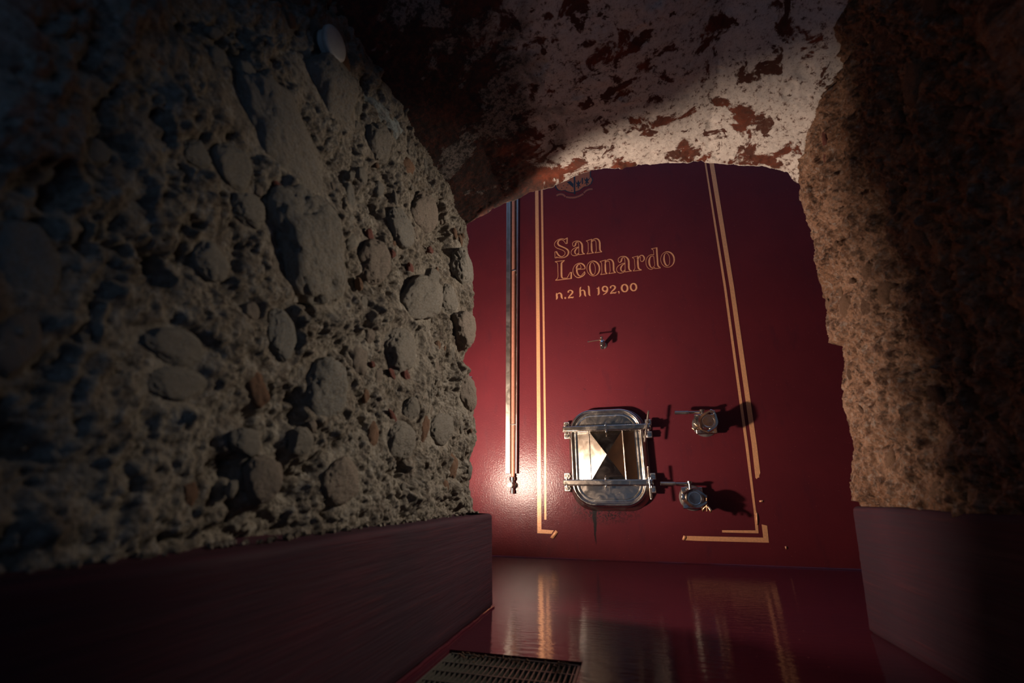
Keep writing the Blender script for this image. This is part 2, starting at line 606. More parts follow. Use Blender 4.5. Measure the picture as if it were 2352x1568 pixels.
for (x, y, mx, my, mn) in ((851, 540, 863, 546, 7), (903, 583, 909, 587, 5), (990, 573, 992, 582, 4), (945, 618, 956, 622, 6), (655, 450, 685, 475, 8),
                           (857, 837, 864, 840, 5), (935, 862, 948, 870, 7), (903, 858, 915, 862, 6), (905, 958, 922, 966, 5)):
    S(x, y, mx, my, mn, M['brick'], out=0.3, big=False, thick=0.8)
T = lambda *a, **k: add_stone(1, *a, **k)
T(1893, 320, 1897, 338, 8, M['brick'], out=0.2, big=False)
T(1893, 360, 1899, 374, 7, M['brick'], out=0.1, big=False)

def scatter(side, n, y0, seed, mats):
    rnd = random.Random(seed)
    k = tries = 0
    while k < n and tries < n * 60:
        tries += 1
        r = 0.008 + 0.026 * rnd.random() ** 2.2
        y, z = rnd.uniform(y0, JAMB_Y - 0.03), rnd.uniform(0.30, 1.36)
        ok = True
        for s in STONES[side]:
            v = np.array([y - s[0], z - s[1]])
            rr = 0.5 * (np.linalg.norm(s[2]) + np.linalg.norm(s[3]))
            if np.hypot(*v) < r * 1.0 + rr * 1.0:
                ok = False
                break
        if not ok:
            continue
        a = rnd.uniform(-0.7, 0.7) + PI / 2
        A = np.array([math.cos(a), math.sin(a)]) * r * rnd.uniform(1.0, 1.45)
        B = np.array([-math.sin(a), math.cos(a)]) * r * rnd.uniform(0.7, 1.0)
        STONES[side].append((y, z, A, B, r * rnd.uniform(0.55, 0.9), rnd.uniform(-0.08, 0.26) if side < 0 else rnd.uniform(-0.1, 0.2), rnd.choice(mats), False))
        k += 1
scatter(-1, 80, 0.22, 3, [M['stone_l'], M['stone_l'], M['stone_l'], M['pink'], M['stone_r']])
scatter(1, 60, 0.72, 5, [M['stone_r'], M['stone_r'], M['mortar_r']])

def wall_height(side, P, Y, Z):
    """relief of the rubble wall, metres outwards"""
    sd = 0 if side < 0 else 50
    wp = P + 0.020 * np.stack([fbm(P, 9, 3, 400 + sd + 7 * k) for k in range(3)], 1)
    def billow(f, o, seed):
        a_, s_, t_, q_ = 1.0, 0.0, 0.0, wp * f
        for k in range(o):
            s_ = s_ + a_ * np.abs(vnoise(q_ + 11.1 * k, seed + k)); t_ += a_
            a_ *= 0.55; q_ = q_ * 2.1
        return np.minimum(s_ / t_ * 2.2, 1.0)
    h = 0.014 * fbm(P, 6, 2, 1 + sd)
    h += 0.034 * (billow(6, 6, 20 + sd) - 0.6)
    h += 0.014 * (billow(13, 5, 130 + sd) - 0.6)
    h -= 0.022 * sstep(0.12, 0.5, fbm(wp, 3.6, 3, 150 + sd))
    h += 0.008 * (billow(27, 4, 40 + sd) - 0.5)
    cav = fbm(wp * np.array([1, 1, 0.8]), 13, 4, 60 + sd, 0.6)
    h -= (0.020 if side < 0 else 0.026) * sstep(0.33, 0.48, cav)
    cav = fbm(wp, 34, 3, 70 + sd, 0.6)
    h -= (0.004 if side < 0 else 0.009) * sstep(0.30, 0.42, cav)
    h += 0.0075 * fbm(P, 50, 5, 80 + sd, 0.75)
    h -= 0.006 * sstep(0.35, 0.85, fbm(wp * np.array([1, 1, 0.7]), 14, 4, 95 + sd, 0.6, True))
    d, cid = worley(wp, 36, 15 + sd)
    h += np.clip(0.42 - d, 0, 1) * 0.030 * (cid < 0.28)
    h -= 0.004
    for (y, z, A, B, th, out, m, big) in STONES[side]:
        Rm = max(np.linalg.norm(A), np.linalg.norm(B)) * 1.7
        idx = np.nonzero((np.abs(Y - y) < Rm) & (np.abs(Z - z) < Rm))[0]
        if len(idx) == 0:
            continue
        Mi = np.linalg.inv(np.stack([A, B], 1))
        q = np.stack([Y[idx] - y, Z[idx] - z], 1) @ Mi.T
        e = np.hypot(q[:, 0], q[:, 1]) + 0.38 * fbm(P[idx], 26, 4, 90)
        wgt = sstep(1.55, 0.95, e) * (0.85 if big else 0.55)
        h[idx] = h[idx] * (1 - wgt) + wgt * (-0.004)
    return h

def build_wall(side, name):
    yf = 0.16 if side < 0 else 0.68
    fine = 0.0027
    s_in = np.concatenate([np.arange(-0.7, yf, 0.02), np.arange(yf, JAMB_Y - 0.035, fine)])
    rad = 0.035
    # path: along +Y, round the corner, then away from the passage along the tank-room side
    pts, nrm = [], []
    for y in s_in:
        pts.append((0.0, y)); nrm.append((1.0, 0.0))
    for a in np.linspace(0, PI / 2, 20)[1:]:
        pts.append((-rad + rad * math.cos(a), JAMB_Y - rad + rad * math.sin(a))); nrm.append((math.cos(a), math.sin(a)))
    for x in np.concatenate([np.arange(0.006, 0.10, 0.006), np.arange(0.10, 2.2, 0.05)]):
        pts.append((-rad - x, JAMB_Y)); nrm.append((0.0, 1.0))
    pts, nrm = np.array(pts), np.array(nrm)
    z = np.concatenate([np.arange(0.0, 0.24, 0.03), np.arange(0.24, 1.42 if side < 0 else 1.62, fine), np.arange(1.64, 2.0, 0.05)])
    nu, nv = len(pts), len(z)
    o = np.repeat(pts[:, 0], nv); y = np.repeat(pts[:, 1], nv)
    no = np.repeat(nrm[:, 0], nv); ny = np.repeat(nrm[:, 1], nv)
    zz = np.tile(z, nu)
    zi, xi = (LZ, LX) if side < 0 else (RZ, RX)
    mean = plane_x(side, zz)
    prof = np.interp(zz, zi, xi)
    prof = np.where((zz < zi[0]) | (zz > zi[-1]), mean, prof)
    wgt = sstep(JAMB_Y - 0.16, JAMB_Y - 0.02, y)
    base = mean * (1 - wgt) + prof * wgt
    sg = -side                                # +1: left wall faces +x
    x = base + sg * o
    P = np.stack([x, y, zz], 1)
    h = wall_height(side, P, y + (0 if side else 0), zz)
    # keep the silhouette where the profile puts it: damp the broad relief at the very edge
    edge = sstep(JAMB_Y - 0.10, JAMB_Y - 0.03, y)
    h = h * (1 - 0.45 * edge) * (1 - 0.75 * sstep(0.04, 0.10, -o))
    P[:, 0] += sg * no * h
    P[:, 1] += ny * h
    F = grid_faces(nu, nv, flip=(side > 0))
    ob = mesh_np(name, P, F, M['mortar_l'] if side < 0 else M['mortar_r'])
    tag(ob, kind='structure')
    return ob

def stone_shape(k, sub, calm=1.0):
    bm = bmesh.new()
    bmesh.ops.create_icosphere(bm, subdivisions=sub, radius=1.0)
    V = np.array([v.co[:] for v in bm.verts])
    F = [tuple(v.index for v in f.verts) for f in bm.faces]
    bm.free()
    rg = np.random.RandomState(900 + k)
    N = rg.normal(size=(15, 3)); N /= np.linalg.norm(N, axis=1)[:, None]
    N[0] = (0.1, 0.1, 0.99)
    D = 1.0 - calm * rg.uniform(-0.02, 0.22, 15); D[0] = 0.80
    dots = np.maximum(V @ N.T, 1e-3) / D
    r = 1.0 / (np.sum(dots ** 16, 1) + 0.9 ** 16) ** (1 / 16)       # rounded intersection of planes
    q = V + 31.7 * k
    r = r * (1 + calm * 0.16 * fbm(q, 1.7, 3, 230 + k) + 0.085 * fbm(q, 4, 5, 260 + k, 0.68) - 0.07 * sstep(0.2, 0.4, fbm(q, 6, 3, 290 + k)))
    me = bpy.data.meshes.new('stone')
    me.from_pydata((V * r[:, None]).tolist(), [], F)
    me.update()
    me.shade_smooth()
    return me

SMALL = [stone_shape(k, 4) for k in range(10)]
def place_stones(side, wall):
    sg = -side
    for i, (y, z, A, B, th, out, m, big) in enumerate(STONES[side]):
        if big:
            me = stone_shape(40 + i + (100 if side > 0 else 0), 5, 0.7)
            me.materials.append(m)
        else:
            me = SMALL[i % len(SMALL)].copy() if m not in CACHE.setdefault(i % len(SMALL), {}) else CACHE[i % len(SMALL)][m]
            if m not in CACHE[i % len(SMALL)]:
                me.materials.append(m)
                CACHE[i % len(SMALL)][m] = me
        o = bpy.data.objects.new('brick_fragment' if m is M['brick'] else 'stone', me)
        C.objects.link(o)
        o.parent = wall
        zi, xi = (LZ, LX) if side < 0 else (RZ, RX)
        wgt = float(sstep(JAMB_Y - 0.16, JAMB_Y - 0.02, np.array(y)))
        x = float(plane_x(side, z)) * (1 - wgt) + float(np.interp(z, zi, xi)) * wgt
        a3, b3 = Vector((0, A[0], A[1])), Vector((0, B[0], B[1]))
        n3 = Vector((sg, 0, 0))
        mat = Matrix((( n3.x * 0 + a3.x, b3.x, n3.x * th), (a3.y, b3.y, 0), (a3.z, b3.z, 0))).to_4x4()
        mat.translation = Vector((x - sg * th * ((0.52 if big else 0.76) - out), min(y, JAMB_Y - 0.012), z))
        o.matrix_local = mat
CACHE = {}

wl = build_wall(-1, 'wall_left')
wr = build_wall(1, 'wall_right')
place_stones(-1, wl)
place_stones(1, wr)

# patch of pale limewash left on the left wall under the vault
def skin_patch(poly_px, mat, name, parent):
    P = [on_wall(x, y, -1) for x, y in poly_px]
    c = np.mean(P, 0)
    n = 26
    V, F = [], []
    for i in range(n + 1):
        for j in range(n + 1):
            u, v = i / n, j / n
            p = (P[0] * (1 - u) + P[1] * u) * (1 - v) + (P[3] * (1 - u) + P[2] * u) * v
            V.append(p)
    V = np.array(V)
    u = np.repeat(np.linspace(0, 1, n + 1), n + 1); v = np.tile(np.linspace(0, 1, n + 1), n + 1)
    e = np.minimum(np.minimum(u, 1 - u), np.minimum(v, 1 - v)) + 0.10 * fbm(V, 40, 3, 5)
    V[:, 0] += -0.016 + 0.024 * sstep(0.0, 0.30, e + 0.1 * fbm(V, 25, 3, 9)) + 0.005 * fbm(V, 50, 4, 8)
    return mesh_np(name, V, grid_faces(n + 1, n + 1).tolist(), mat, parent)
skin_patch([(836, 208), (868, 216), (948, 322), (916, 342)], M['blue'], 'limewash_patch', wl)

# ------------------------------------------------------------------ vault
VP = [(1060, 530), (1075, 515), (1110, 497), (1130, 484), (1165, 467), (1190, 460), (1215, 445), (1265, 434), (1300, 420), (1340, 402), (1370, 394), (1400, 389), (1425, 394),
      (1440, 388), (1480, 384), (1560, 378), (1620, 377), (1700, 384), (1760, 388), (1805, 400), (1830, 425)]
q = [on_y(x, y, JAMB_Y) for x, y in VP]
VX, VZ = np.array([p[0] for p in q]), np.array([p[2] for p in q])
def build_vault():
    x = np.concatenate([np.linspace(-1.0, -0.66, 6), np.arange(-0.65, 0.70, 0.0042), np.linspace(0.72, 1.1, 6)])
    y = np.concatenate([np.arange(-0.7, 0.44, 0.03), np.arange(0.44, JAMB_Y - 0.012, 0.0042)])
    path = [(yy, 0.0, 0.0, -1.0) for yy in y]
    r = 0.012
    for a in np.linspace(0, PI / 2, 8)[1:]:
        path.append((JAMB_Y - r + r * math.sin(a), r - r * math.cos(a), math.sin(a), -math.cos(a)))
    for dz in np.concatenate([np.arange(0.02, 0.1, 0.01), np.arange(0.12, 1.3, 0.08)]):
        path.append((JAMB_Y, dz, 1.0, 0.0))
    path = np.array(path)
    nu, nv = len(path), len(x)
    yy, dz, ny, nz = (np.repeat(path[:, k], nv) for k in range(4))
    xx = np.tile(x, nu)
    raw = np.interp(xx, VX, VZ)
    ker = np.interp(xx, VX[::4], VZ[::4])
    e = sstep(JAMB_Y - 0.10, JAMB_Y - 0.01, yy)
    z = raw * e + ker * (1 - e)
    # right-hand haunch climbs towards the entrance
    z = z + 0.42 * (JAMB_Y - np.minimum(yy, JAMB_Y)) * sstep(0.05, 0.62, xx)
    z = np.where(xx < VX[0], VZ[0] - 0.6 * (VX[0] - xx), z)
    z = np.where(xx > VX[-1], z - 0.25 * (xx - VX[-1]), z)
    P = np.stack([xx, yy, z + dz], 1)
    h = 0.010 * fbm(P, 4, 3, 300) + 0.004 * fbm(P, 16, 4, 310, 0.6) + 0.0018 * fbm(P, 70, 3, 320, 0.6)
    d, cid = worley(P, 14, 330)
    h -= sstep(0.45, 0.25, d + 0.15 * fbm(P, 40, 2, 333)) * (cid > 0.68) * 0.005
    h = h * (1 - 0.55 * e) + e * (0.006 * fbm(P, 28, 4, 340, 0.65) - 0.006 * sstep(0.2, 0.4, fbm(P, 45, 3, 345)))
    P[:, 1] += ny * h
    P[:, 2] += nz * h
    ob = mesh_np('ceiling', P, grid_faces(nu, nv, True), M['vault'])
    return tag(ob, kind='structure')
build_vault()

# ------------------------------------------------------------------ floor with the drain opening
GX0, GX1, GY0, GY1 = -0.415, -0.131, 0.45, 1.032
def build_floor():
    xs = [-2.2, GX0, GX1, 2.6]
    ys = [-0.8, GY0, GY1, TANK_Y - 0.02]
    V, F = [], []
    for x in xs:
        for y in ys:
            V.append((x, y, 0.0))
    idx = lambda i, j: i * 4 + j
    for i in range(3):
        for j in range(3):
            if (i, j) != (1, 1):
                F.append((idx(i, j), idx(i + 1, j), idx(i + 1, j + 1), idx(i, j + 1)))
    # cove up to the tank
    prev = [idx(i, 3) for i in range(4)]
    for (dy, dz) in ((0.014, 0.0004), (0.0175, 0.0020), (0.0197, 0.0055)):
        cur = []
        for i, x in enumerate(xs):
            cur.append(len(V)); V.append((x, TANK_Y - 0.02 + dy, dz))
        for i in range(3):
            F.append((prev[i], prev[i + 1], cur[i + 1], cur[i]))
        prev = cur
    # sides of the drain opening
    c = [(GX0, GY0), (GX1, GY0), (GX1, GY1), (GX0, GY1)]
    k = len(V)
    V += [(x, y, 0.0) for x, y in c] + [(x, y, -0.09) for x, y in c]
    for i in range(4):
        j = (i + 1) % 4
        F.append((k + i, k + 4 + i, k + 4 + j, k + j))
    o = mesh_np('floor', V, F, M['floor'], None, True, angle=40)
    tag(o, kind='structure')
    MB().add([(GX0, GY0, -0.09), (GX1, GY0, -0.09), (GX1, GY1, -0.09), (GX0, GY1, -0.09)], [(0, 1, 2, 3)]).build('drain_bottom', M['dark'], o)
build_floor()

# ------------------------------------------------------------------ plinths
def build_plinth(side, name):
    sg = -side
    base_x, top_x, hgt = (-0.437, -0.443, 0.257) if side < 0 else (0.519, 0.546, 0.287)
    # profile: (offset away from the passage, height)
    r = 0.012
    prof = [(0.006, 0.0), (0.0, 0.006)]
    prof += [(0.0, z) for z in np.linspace(0.02, hgt - r, 34)]
    prof += [(r - r * math.cos(a), hgt - r + r * math.sin(a)) for a in np.linspace(0.2, PI / 2, 7)]
    prof += [(x, hgt + 0.05 * (x - r)) for x in np.linspace(0.02, 0.14, 10)]
    prof = np.array(prof)
    end = JAMB_Y - 0.012
    rc = 0.012
    path = [(0, y, 1, 0) for y in np.arange(-0.7, end - rc, 0.012)]
    path += [(-rc + rc * math.cos(a), end - rc + rc * math.sin(a), math.cos(a), math.sin(a)) for a in np.linspace(0, PI / 2, 7)]
    path += [(-rc - x, end, 0, 1) for x in np.arange(0.01, 0.2, 0.02)] + [(-2.0, end, 0, 1)]
    V = []
    for (o, y, no, ny) in path:
        for (d, z) in prof:
            lean = base_x + (top_x - base_x) * min(z / hgt, 1.0)
            dd = d
            x = lean + sg * (o - dd * no)
            V.append((x, y - dd * ny, z))
    V = np.array(V)
    top = sstep(hgt * 0.6, hgt, V[:, 2])
    q = V * np.array([1, 1, 0.2])
    V[:, 0] += sg * (0.0022 * fbm(q, 6, 3, 400) + 0.0009 * fbm(V * np.array([1, 0.3, 4]), 30, 3, 410))
    V[:, 2] += top * 0.004 * fbm(q, 5, 3, 420)
    o = mesh_np(name, V, grid_faces(len(path), len(prof), side > 0).tolist(), M['plinth'])
    return tag(o, kind='structure')
bl = build_plinth(-1, 'baseboard_left')
br = build_plinth(1, 'baseboard_right')
# bead of red sealant along the foot of the left plinth
mb = MB()
bead = [(-0.4335 + 0.0012 * math.sin(y * 37) + 0.0008 * math.sin(y * 91), y, 0.0015) for y in np.arange(-0.5, 1.41, 0.02)]
mb.tube(bead, 0.0036, 8)
mb.build('sealant_bead', M['floor'], bl, True)
# crumbs of mortar lying along the top of the left plinth
rnd = random.Random(31)
mb = MB()
for k in range(150):
    y = rnd.uniform(0.25, 1.40)
    s = rnd.uniform(0.002, 0.0065)
    x = -0.485 + rnd.uniform(-0.01, 0.016) - 0.004
    rot = Matrix.Rotation(rnd.uniform(0, 6), 3, 'Z') @ Matrix.Rotation(rnd.uniform(0, 6), 3, 'X')
    mb.box((x, y, 0.2585 + s * 0.4), (s * 1.6, s * 1.2, s), rot)
tag(mb.build('mortar_crumbs', M['mortar_l'], bl), kind='stuff')

# ------------------------------------------------------------------ tank room side walls (seen only in reflections)
MB().box((-0.2, JAMB_Y - 0.16, 2.75), (5.2, 0.3, 1.6)).build('wall_front', M['limewall'])
tag(bpy.data.objects['wall_front'], kind='structure')
for nm, x in (('wall_room_left', -2.42), ('wall_room_right', 2.82)):
    tag(MB().box((x, 2.17, 1.55), (0.1, 1.48, 3.1)).build(nm, M['limewall']), kind='structure')

tag(MB().box((-0.15, -1.9, 1.2), (3.2, 0.12, 2.4)).build('wall_rear', M['limewall']), kind='structure')

# ------------------------------------------------------------------ drain grate
gr = empty('drain_grate', (GX0, GY1, 0), 'dark steel drain grate set in the red floor beside the left plinth', 'grate')
fr = MB()
ft, fh = 0.005, 0.024
fr.box(((GX0 + GX1) / 2, GY1 - ft / 2 - 0.004, -0.004 - fh / 2), (GX1 - GX0 - 0.006, ft, fh))
fr.box(((GX0 + GX1) / 2, GY0 + ft / 2 + 0.002, -0.004 - fh / 2), (GX1 - GX0 - 0.006, ft, fh))
fr.box((GX0 + ft / 2 + 0.003, (GY0 + GY1) / 2, -0.004 - fh / 2), (ft, GY1 - GY0 - 0.006, fh))
fr.box((GX1 - ft / 2 - 0.003, (GY0 + GY1) / 2, -0.004 - fh / 2), (ft, GY1 - GY0 - 0.006, fh))
fr.build('frame', M['grate'], gr)
NS = 27
for k in range(1, NS):
    x = GX0 + 0.003 + (GX1 - GX0 - 0.006) * k / NS
    MB().box((x, (GY0 + GY1) / 2, -0.005 - 0.010), (0.0024, GY1 - GY0 - 0.012, 0.020)).build('slat', M['grate'], gr)
y = GY1 - 0.009 - 0.046
while y > GY0 + 0.01:
    MB().box(((GX0 + GX1) / 2, y, -0.0105), (GX1 - GX0 - 0.008, 0.003, 0.012)).build('cross_bar', M['grate'], gr)
    y -= 0.046
rnd = random.Random(4)
mb = MB()
for k in range(70):
    x, yy = rnd.uniform(GX0 + 0.02, GX1 - 0.02), GY1 - 0.004 - abs(rnd.gauss(0, 0.02))
    l = rnd.uniform(0.004, 0.016)
    a = rnd.uniform(0, PI)
    mb.tube([(x, yy, -0.003), (x + l * math.cos(a) * .5, yy + l * math.sin(a) * .3 - .002, -0.001), (x + l * math.cos(a), min(yy + l * math.sin(a) * .4, GY1 - .002), -0.003)], 0.0009, 5)
tag(mb.build('grape_debris', M['stone_r'], gr), kind='stuff')

# ------------------------------------------------------------------ tank
tank = empty('wine_tank', (0.2, TANK_Y, 0), 'dark red painted wine tank front with gold stripes and San Leonardo lettering', 'tank')
MB().box((0.2, TANK_Y + 0.2, 1.45), (5.0, 0.4, 2.9)).build('tank_front', M['tank'], tank)

PROUD = 0.0014
def poly_px(pts, off=0.0):
    return [on_tank(x, y, off) for x, y in pts]

def flat_part(name, pts, mat, parent, label=None, off0=-0.0005, off1=PROUD):
    o = MB().prism(poly_px(pts), TANK_Y - off0, TANK_Y - off1).build(name, mat, parent)
    return tag(o, label)

# the stripes run on above the vault: extend the lines upwards
flat_part('gold_stripe', [(1227.5, 300), (1235.4, 300), (1240, 760), (1243.6, 1215.5), (1272, 1217.5), (1267, 1225.5), (1234.2, 1224), (1233.5, 1000), (1232, 760), (1229.2, 447)],
          M['gold'], tank, 'wide left gold tape stripe turning right at its foot')
flat_part('gold_stripe', [(1240.6, 300), (1245.5, 300), (1247, 447), (1251.2, 760), (1254.3, 1000), (1255, 1193), (1250.4, 1193), (1249.8, 1000), (1246.8, 760), (1242.2, 447)],
          M['gold'], tank, 'narrow left gold tape stripe')
flat_part('gold_stripe', [(1606.3, 300), (1609.8, 300), (1622.6, 378), (1668, 660), (1718, 1020), (1736, 1171), (1738.7, 1182), (1742.2, 1224.3), (1658.5, 1222.3), (1658.5, 1217.2), (1735.4, 1217.6), (1731, 1171), (1711.5, 1020), (1662.6, 660), (1619, 378)],
          M['gold'], tank, 'narrow right gold tape stripe turning left at its foot')
flat_part('gold_stripe', [(1617.3, 300), (1627.3, 300), (1640, 378), (1686, 660), (1738, 1020), (1746, 1086), (1743.5, 1092), (1744, 1096), (1740, 1097), (1738, 1100), (1735, 1097), (1726.5, 1020), (1676, 660), (1630, 378)],
          M['gold'], tank, 'wide right gold tape stripe with a torn lower end')
flat_part('gold_stripe', [(1749.4, 1203.7), (1761.8, 1206.8), (1766, 1245.8), (1600, 1241.5), (1568, 1240), (1572, 1233), (1577, 1230.3), (1753, 1234.2)],
          M['gold'], tank, 'gold tape corner piece at the lower right')
# loose ends: curled tape tips and scraps
def curl(name, a, b, wpx, lift, parent, label):
    V, F = [], []
    n = 8
    for k in range(n + 1):
        t = k / n
        px, py = a[0] + (b[0] - a[0]) * t, a[1] + (b[1] - a[1]) * t
        l = math.hypot(b[0] - a[0], b[1] - a[1])
        nx, ny = -(b[1] - a[1]) / l * wpx / 2, (b[0] - a[0]) / l * wpx / 2
        off = 0.001 + lift * math.sin(t * PI) + 0.35 * lift * t
        for s in (-1, 1):
            x, z = on_tank(px + nx * s, py + ny * s, off)
            V.append((x, TANK_Y - off - 0.001 * s * t, z))
    for k in range(n):
        F.append((2 * k, 2 * k + 1, 2 * k + 3, 2 * k + 2))
    mb = MB().add(V, F)
    o = mb.build(name, M['gold'], parent, True)
    sd = o.modifiers.new('thick', 'SOLIDIFY')
    sd.thickness = 0.0008
    return tag(o, label)
curl('tape_curl', (1279, 1219), (1267, 1236), 8, 0.0045, tank, 'peeling tip of gold tape')
curl('tape_curl', (1570, 1240), (1573, 1230), 7, 0.0035, tank, 'crumpled end of gold tape')
curl('tape_curl', (1738, 1177), (1740, 1205), 4, 0.004, tank, 'lifted edge of narrow gold tape')
curl('tape_scrap', (1744, 1151), (1753, 1150), 4, 0.004, tank, 'small scrap of tape left on the paint')
curl('tape_scrap', (1804, 1254), (1807, 1261), 4, 0.004, tank, 'tiny tan scrap of tape right of the corner piece')

# ---- lettering: ribbons traced on the tank plane
def smooth_path(pts, n=8):
    """Catmull-Rom through (x, y, w)"""
    P = [np.array(p, float) for p in pts]
    if len(P) < 3:
        return P
    out = []
    for i in range(len(P) - 1):
        p0, p1, p2, p3 = P[max(i - 1, 0)], P[i], P[i + 1], P[min(i + 2, len(P) - 1)]
        for k in range(n):
            t = k / n
            out.append(0.5 * ((2 * p1) + (-p0 + p2) * t + (2 * p0 - 5 * p1 + 4 * p2 - p3) * t * t + (-p0 + 3 * p1 - 3 * p2 + p3) * t ** 3))
    out.append(P[-1])
    return out

def ribbon(mb, pts, tr, layer=0):
    """pts: (x, y, width) in traced units; tr maps traced x, y to photograph pixels"""
    P = smooth_path(pts)
    L, Rr = [], []
    for i, p in enumerate(P):
        a, b = P[max(i - 1, 0)][:2], P[min(i + 1, len(P) - 1)][:2]
        d = b - a
        d = d / (np.linalg.norm(d) + 1e-9)
        nn = np.array([-d[1], d[0]]) * max(p[2], 6) / 2
        L.append(tr(*(p[:2] + nn)))
        Rr.append(tr(*(p[:2] - nn)))
    y = TANK_Y - PROUD * (0.75 + 0.02 * layer)
    for i in range(len(P) - 1):
        q = [on_tank(*L[i]), on_tank(*L[i + 1]), on_tank(*Rr[i + 1]), on_tank(*Rr[i])]
        V = [(x, y, z) for x, z in q] + [(x, TANK_Y + 0.001, z) for x, z in q]
        mb.add(V, [(0, 1, 2, 3), (0, 4, 5, 1), (2, 6, 7, 3)])

def ell(cx, cy, rx, ry, wf, tilt=0.0, n=28):
    out = []
    for k in range(n + 1):
        t = 2 * PI * k / n
        x, y = rx * math.cos(t), ry * math.sin(t)
        out.append((cx + x * math.cos(tilt) - y * math.sin(tilt), cy + x * math.sin(tilt) + y * math.cos(tilt), wf(t)))
    return out

t = 15     # thin line
GL = {}
GL['S'] = [[(480, 258, 20), (400, 238, t), (300, 260, t), (215, 320, t), (177, 400, t), (195, 470, t), (260, 522, t), (360, 557, t), (440, 592, t), (492, 645, t), (488, 705, t), (440, 757, t), (380, 772, 20), (330, 752, 34), (280, 705, 42), (235, 625, 40)],
           [(512, 385, t), (480, 330, t), (430, 282, t), (370, 268, 20), (310, 295, 34), (278, 365, 48), (310, 430, 46), (390, 470, 36), (500, 520, 34), (575, 575, 42), (600, 645, 48), (575, 725, 36), (500, 785, 22), (400, 808, t), (300, 802, t), (270, 790, t)],
           [(475, 262, 22), (560, 213, t)], [(560, 205, 30), (552, 385, 34)], [(555, 380, t), (508, 385, t)],
           [(188, 632, t), (250, 620, t)], [(190, 630, t), (196, 818, t)], [(196, 815, t), (268, 800, t)], [(240, 770, 10), (252, 805, 34)]]
GL['a'] = [[(720, 425, t), (722, 372, t), (770, 325, t), (850, 306, 18), (930, 322, 32), (985, 375, 46), (1008, 445, 50), (1012, 600, 48), (1035, 665, 34), (1092, 692, t)],
           [(1092, 692, t), (905, 718, t)],
           [(720, 420, t), (738, 458, t), (778, 460, 24), (806, 425, 40), (822, 365, 34), (852, 337, t), (885, 348, t), (900, 400, t), (906, 500, t), (908, 720, t)],
           [(898, 482, t), (800, 510, t), (710, 572, t), (674, 645, t), (700, 717, t), (770, 748, t), (860, 730, t), (908, 690, t)],
           [(898, 500, t), (835, 540, 28), (794, 605, 42), (796, 665, 34), (830, 703, t), (875, 690, t), (908, 655, t)]]
GL['n'] = [[(1130, 302, t), (1302, 250, t)], [(1295, 250, 22), (1280, 330, 22)],
           [(1130, 302, 18), (1160, 325, t), (1182, 360, t), (1190, 500, t), (1186, 630, t), (1147, 690, t)], [(1145, 692, t), (1357, 662, t)],
           [(1290, 345, 30), (1290, 420, 46), (1297, 580, 46), (1315, 635, 34), (1357, 660, t)],
           [(1282, 352, t), (1330, 302, t), (1388, 286, t), (1418, 330, t), (1428, 430, t), (1432, 600, t), (1392, 658, t)],
           [(1278, 336, t), (1330, 266, t), (1420, 234, 22), (1492, 262, 38), (1532, 340, 46), (1540, 450, 48), (1548, 580, 42), (1604, 625, t)],
           [(1390, 662, t), (1606, 630, t)]]
GL['L'] = [[(192, 925, t), (482, 888, t)], [(482, 882, 20), (440, 925, 24), (396, 960, 40), (388, 1020, 50), (388, 1180, 50), (394, 1370, 48), (430, 1425, 22)],
           [(192, 925, 16), (245, 950, t), (272, 1000, t), (278, 1180, t), (276, 1400, t), (206, 1482, t)], [(204, 1485, 18), (700, 1428, 18)],
           [(420, 1422, 18), (555, 1418, t)], [(555, 1418, t), (648, 1248, t)], [(645, 1250, t), (700, 1243, t)], [(684, 1245, 40), (678, 1430, 46)]]
GL['e'] = [[(1095, 1142, 20), (1085, 1070, 38), (1025, 1000, 40), (930, 972, 22), (820, 1012, t), (752, 1100, t), (732, 1210, t), (760, 1310, t), (830, 1385, 20), (910, 1402, 26), (1020, 1358, 28), (1088, 1285, 30), (1080, 1222, t)],
           [(1095, 1142, t), (828, 1166, t)],
           [(830, 1150, 26), (850, 1075, 46), (890, 1015, 26), (930, 1005, t), (962, 1050, t), (972, 1118, t), (880, 1132, t), (832, 1140, t)],
           [(846, 1168, 44), (858, 1250, 46), (900, 1328, 34), (960, 1352, t), (1020, 1302, t), (1080, 1222, t)]]
GL['o'] = [ell(1338, 1130, 190, 224, lambda u: 13 + 32 * max(0, math.cos(u + 0.25)) ** 1.1, -0.10),
           ell(1322, 1132, 82, 188, lambda u: 13 + 36 * max(0, -math.cos(u + 0.25)) ** 1.1, -0.10)]
GL['r'] = [[(615, 532, t), (825, 478, t)], [(808, 480, 30), (786, 572, 22)],
           [(615, 532, 18), (650, 552, t), (688, 595, t), (700, 740, t), (706, 905, t), (650, 985, t)], [(648, 990, t), (936, 957, t)],
           [(808, 610, 44), (812, 720, 54), (824, 865, 52), (862, 925, 40), (938, 948, t)],
           [(785, 592, t), (830, 522, t), (900, 465, 20), (975, 468, 34), (1022, 535, 46), (1015, 615, 36), (960, 668, 20), (905, 648, t), (888, 590, t), (898, 520, t), (872, 506, t), (832, 555, 34), (805, 620, 30)]]
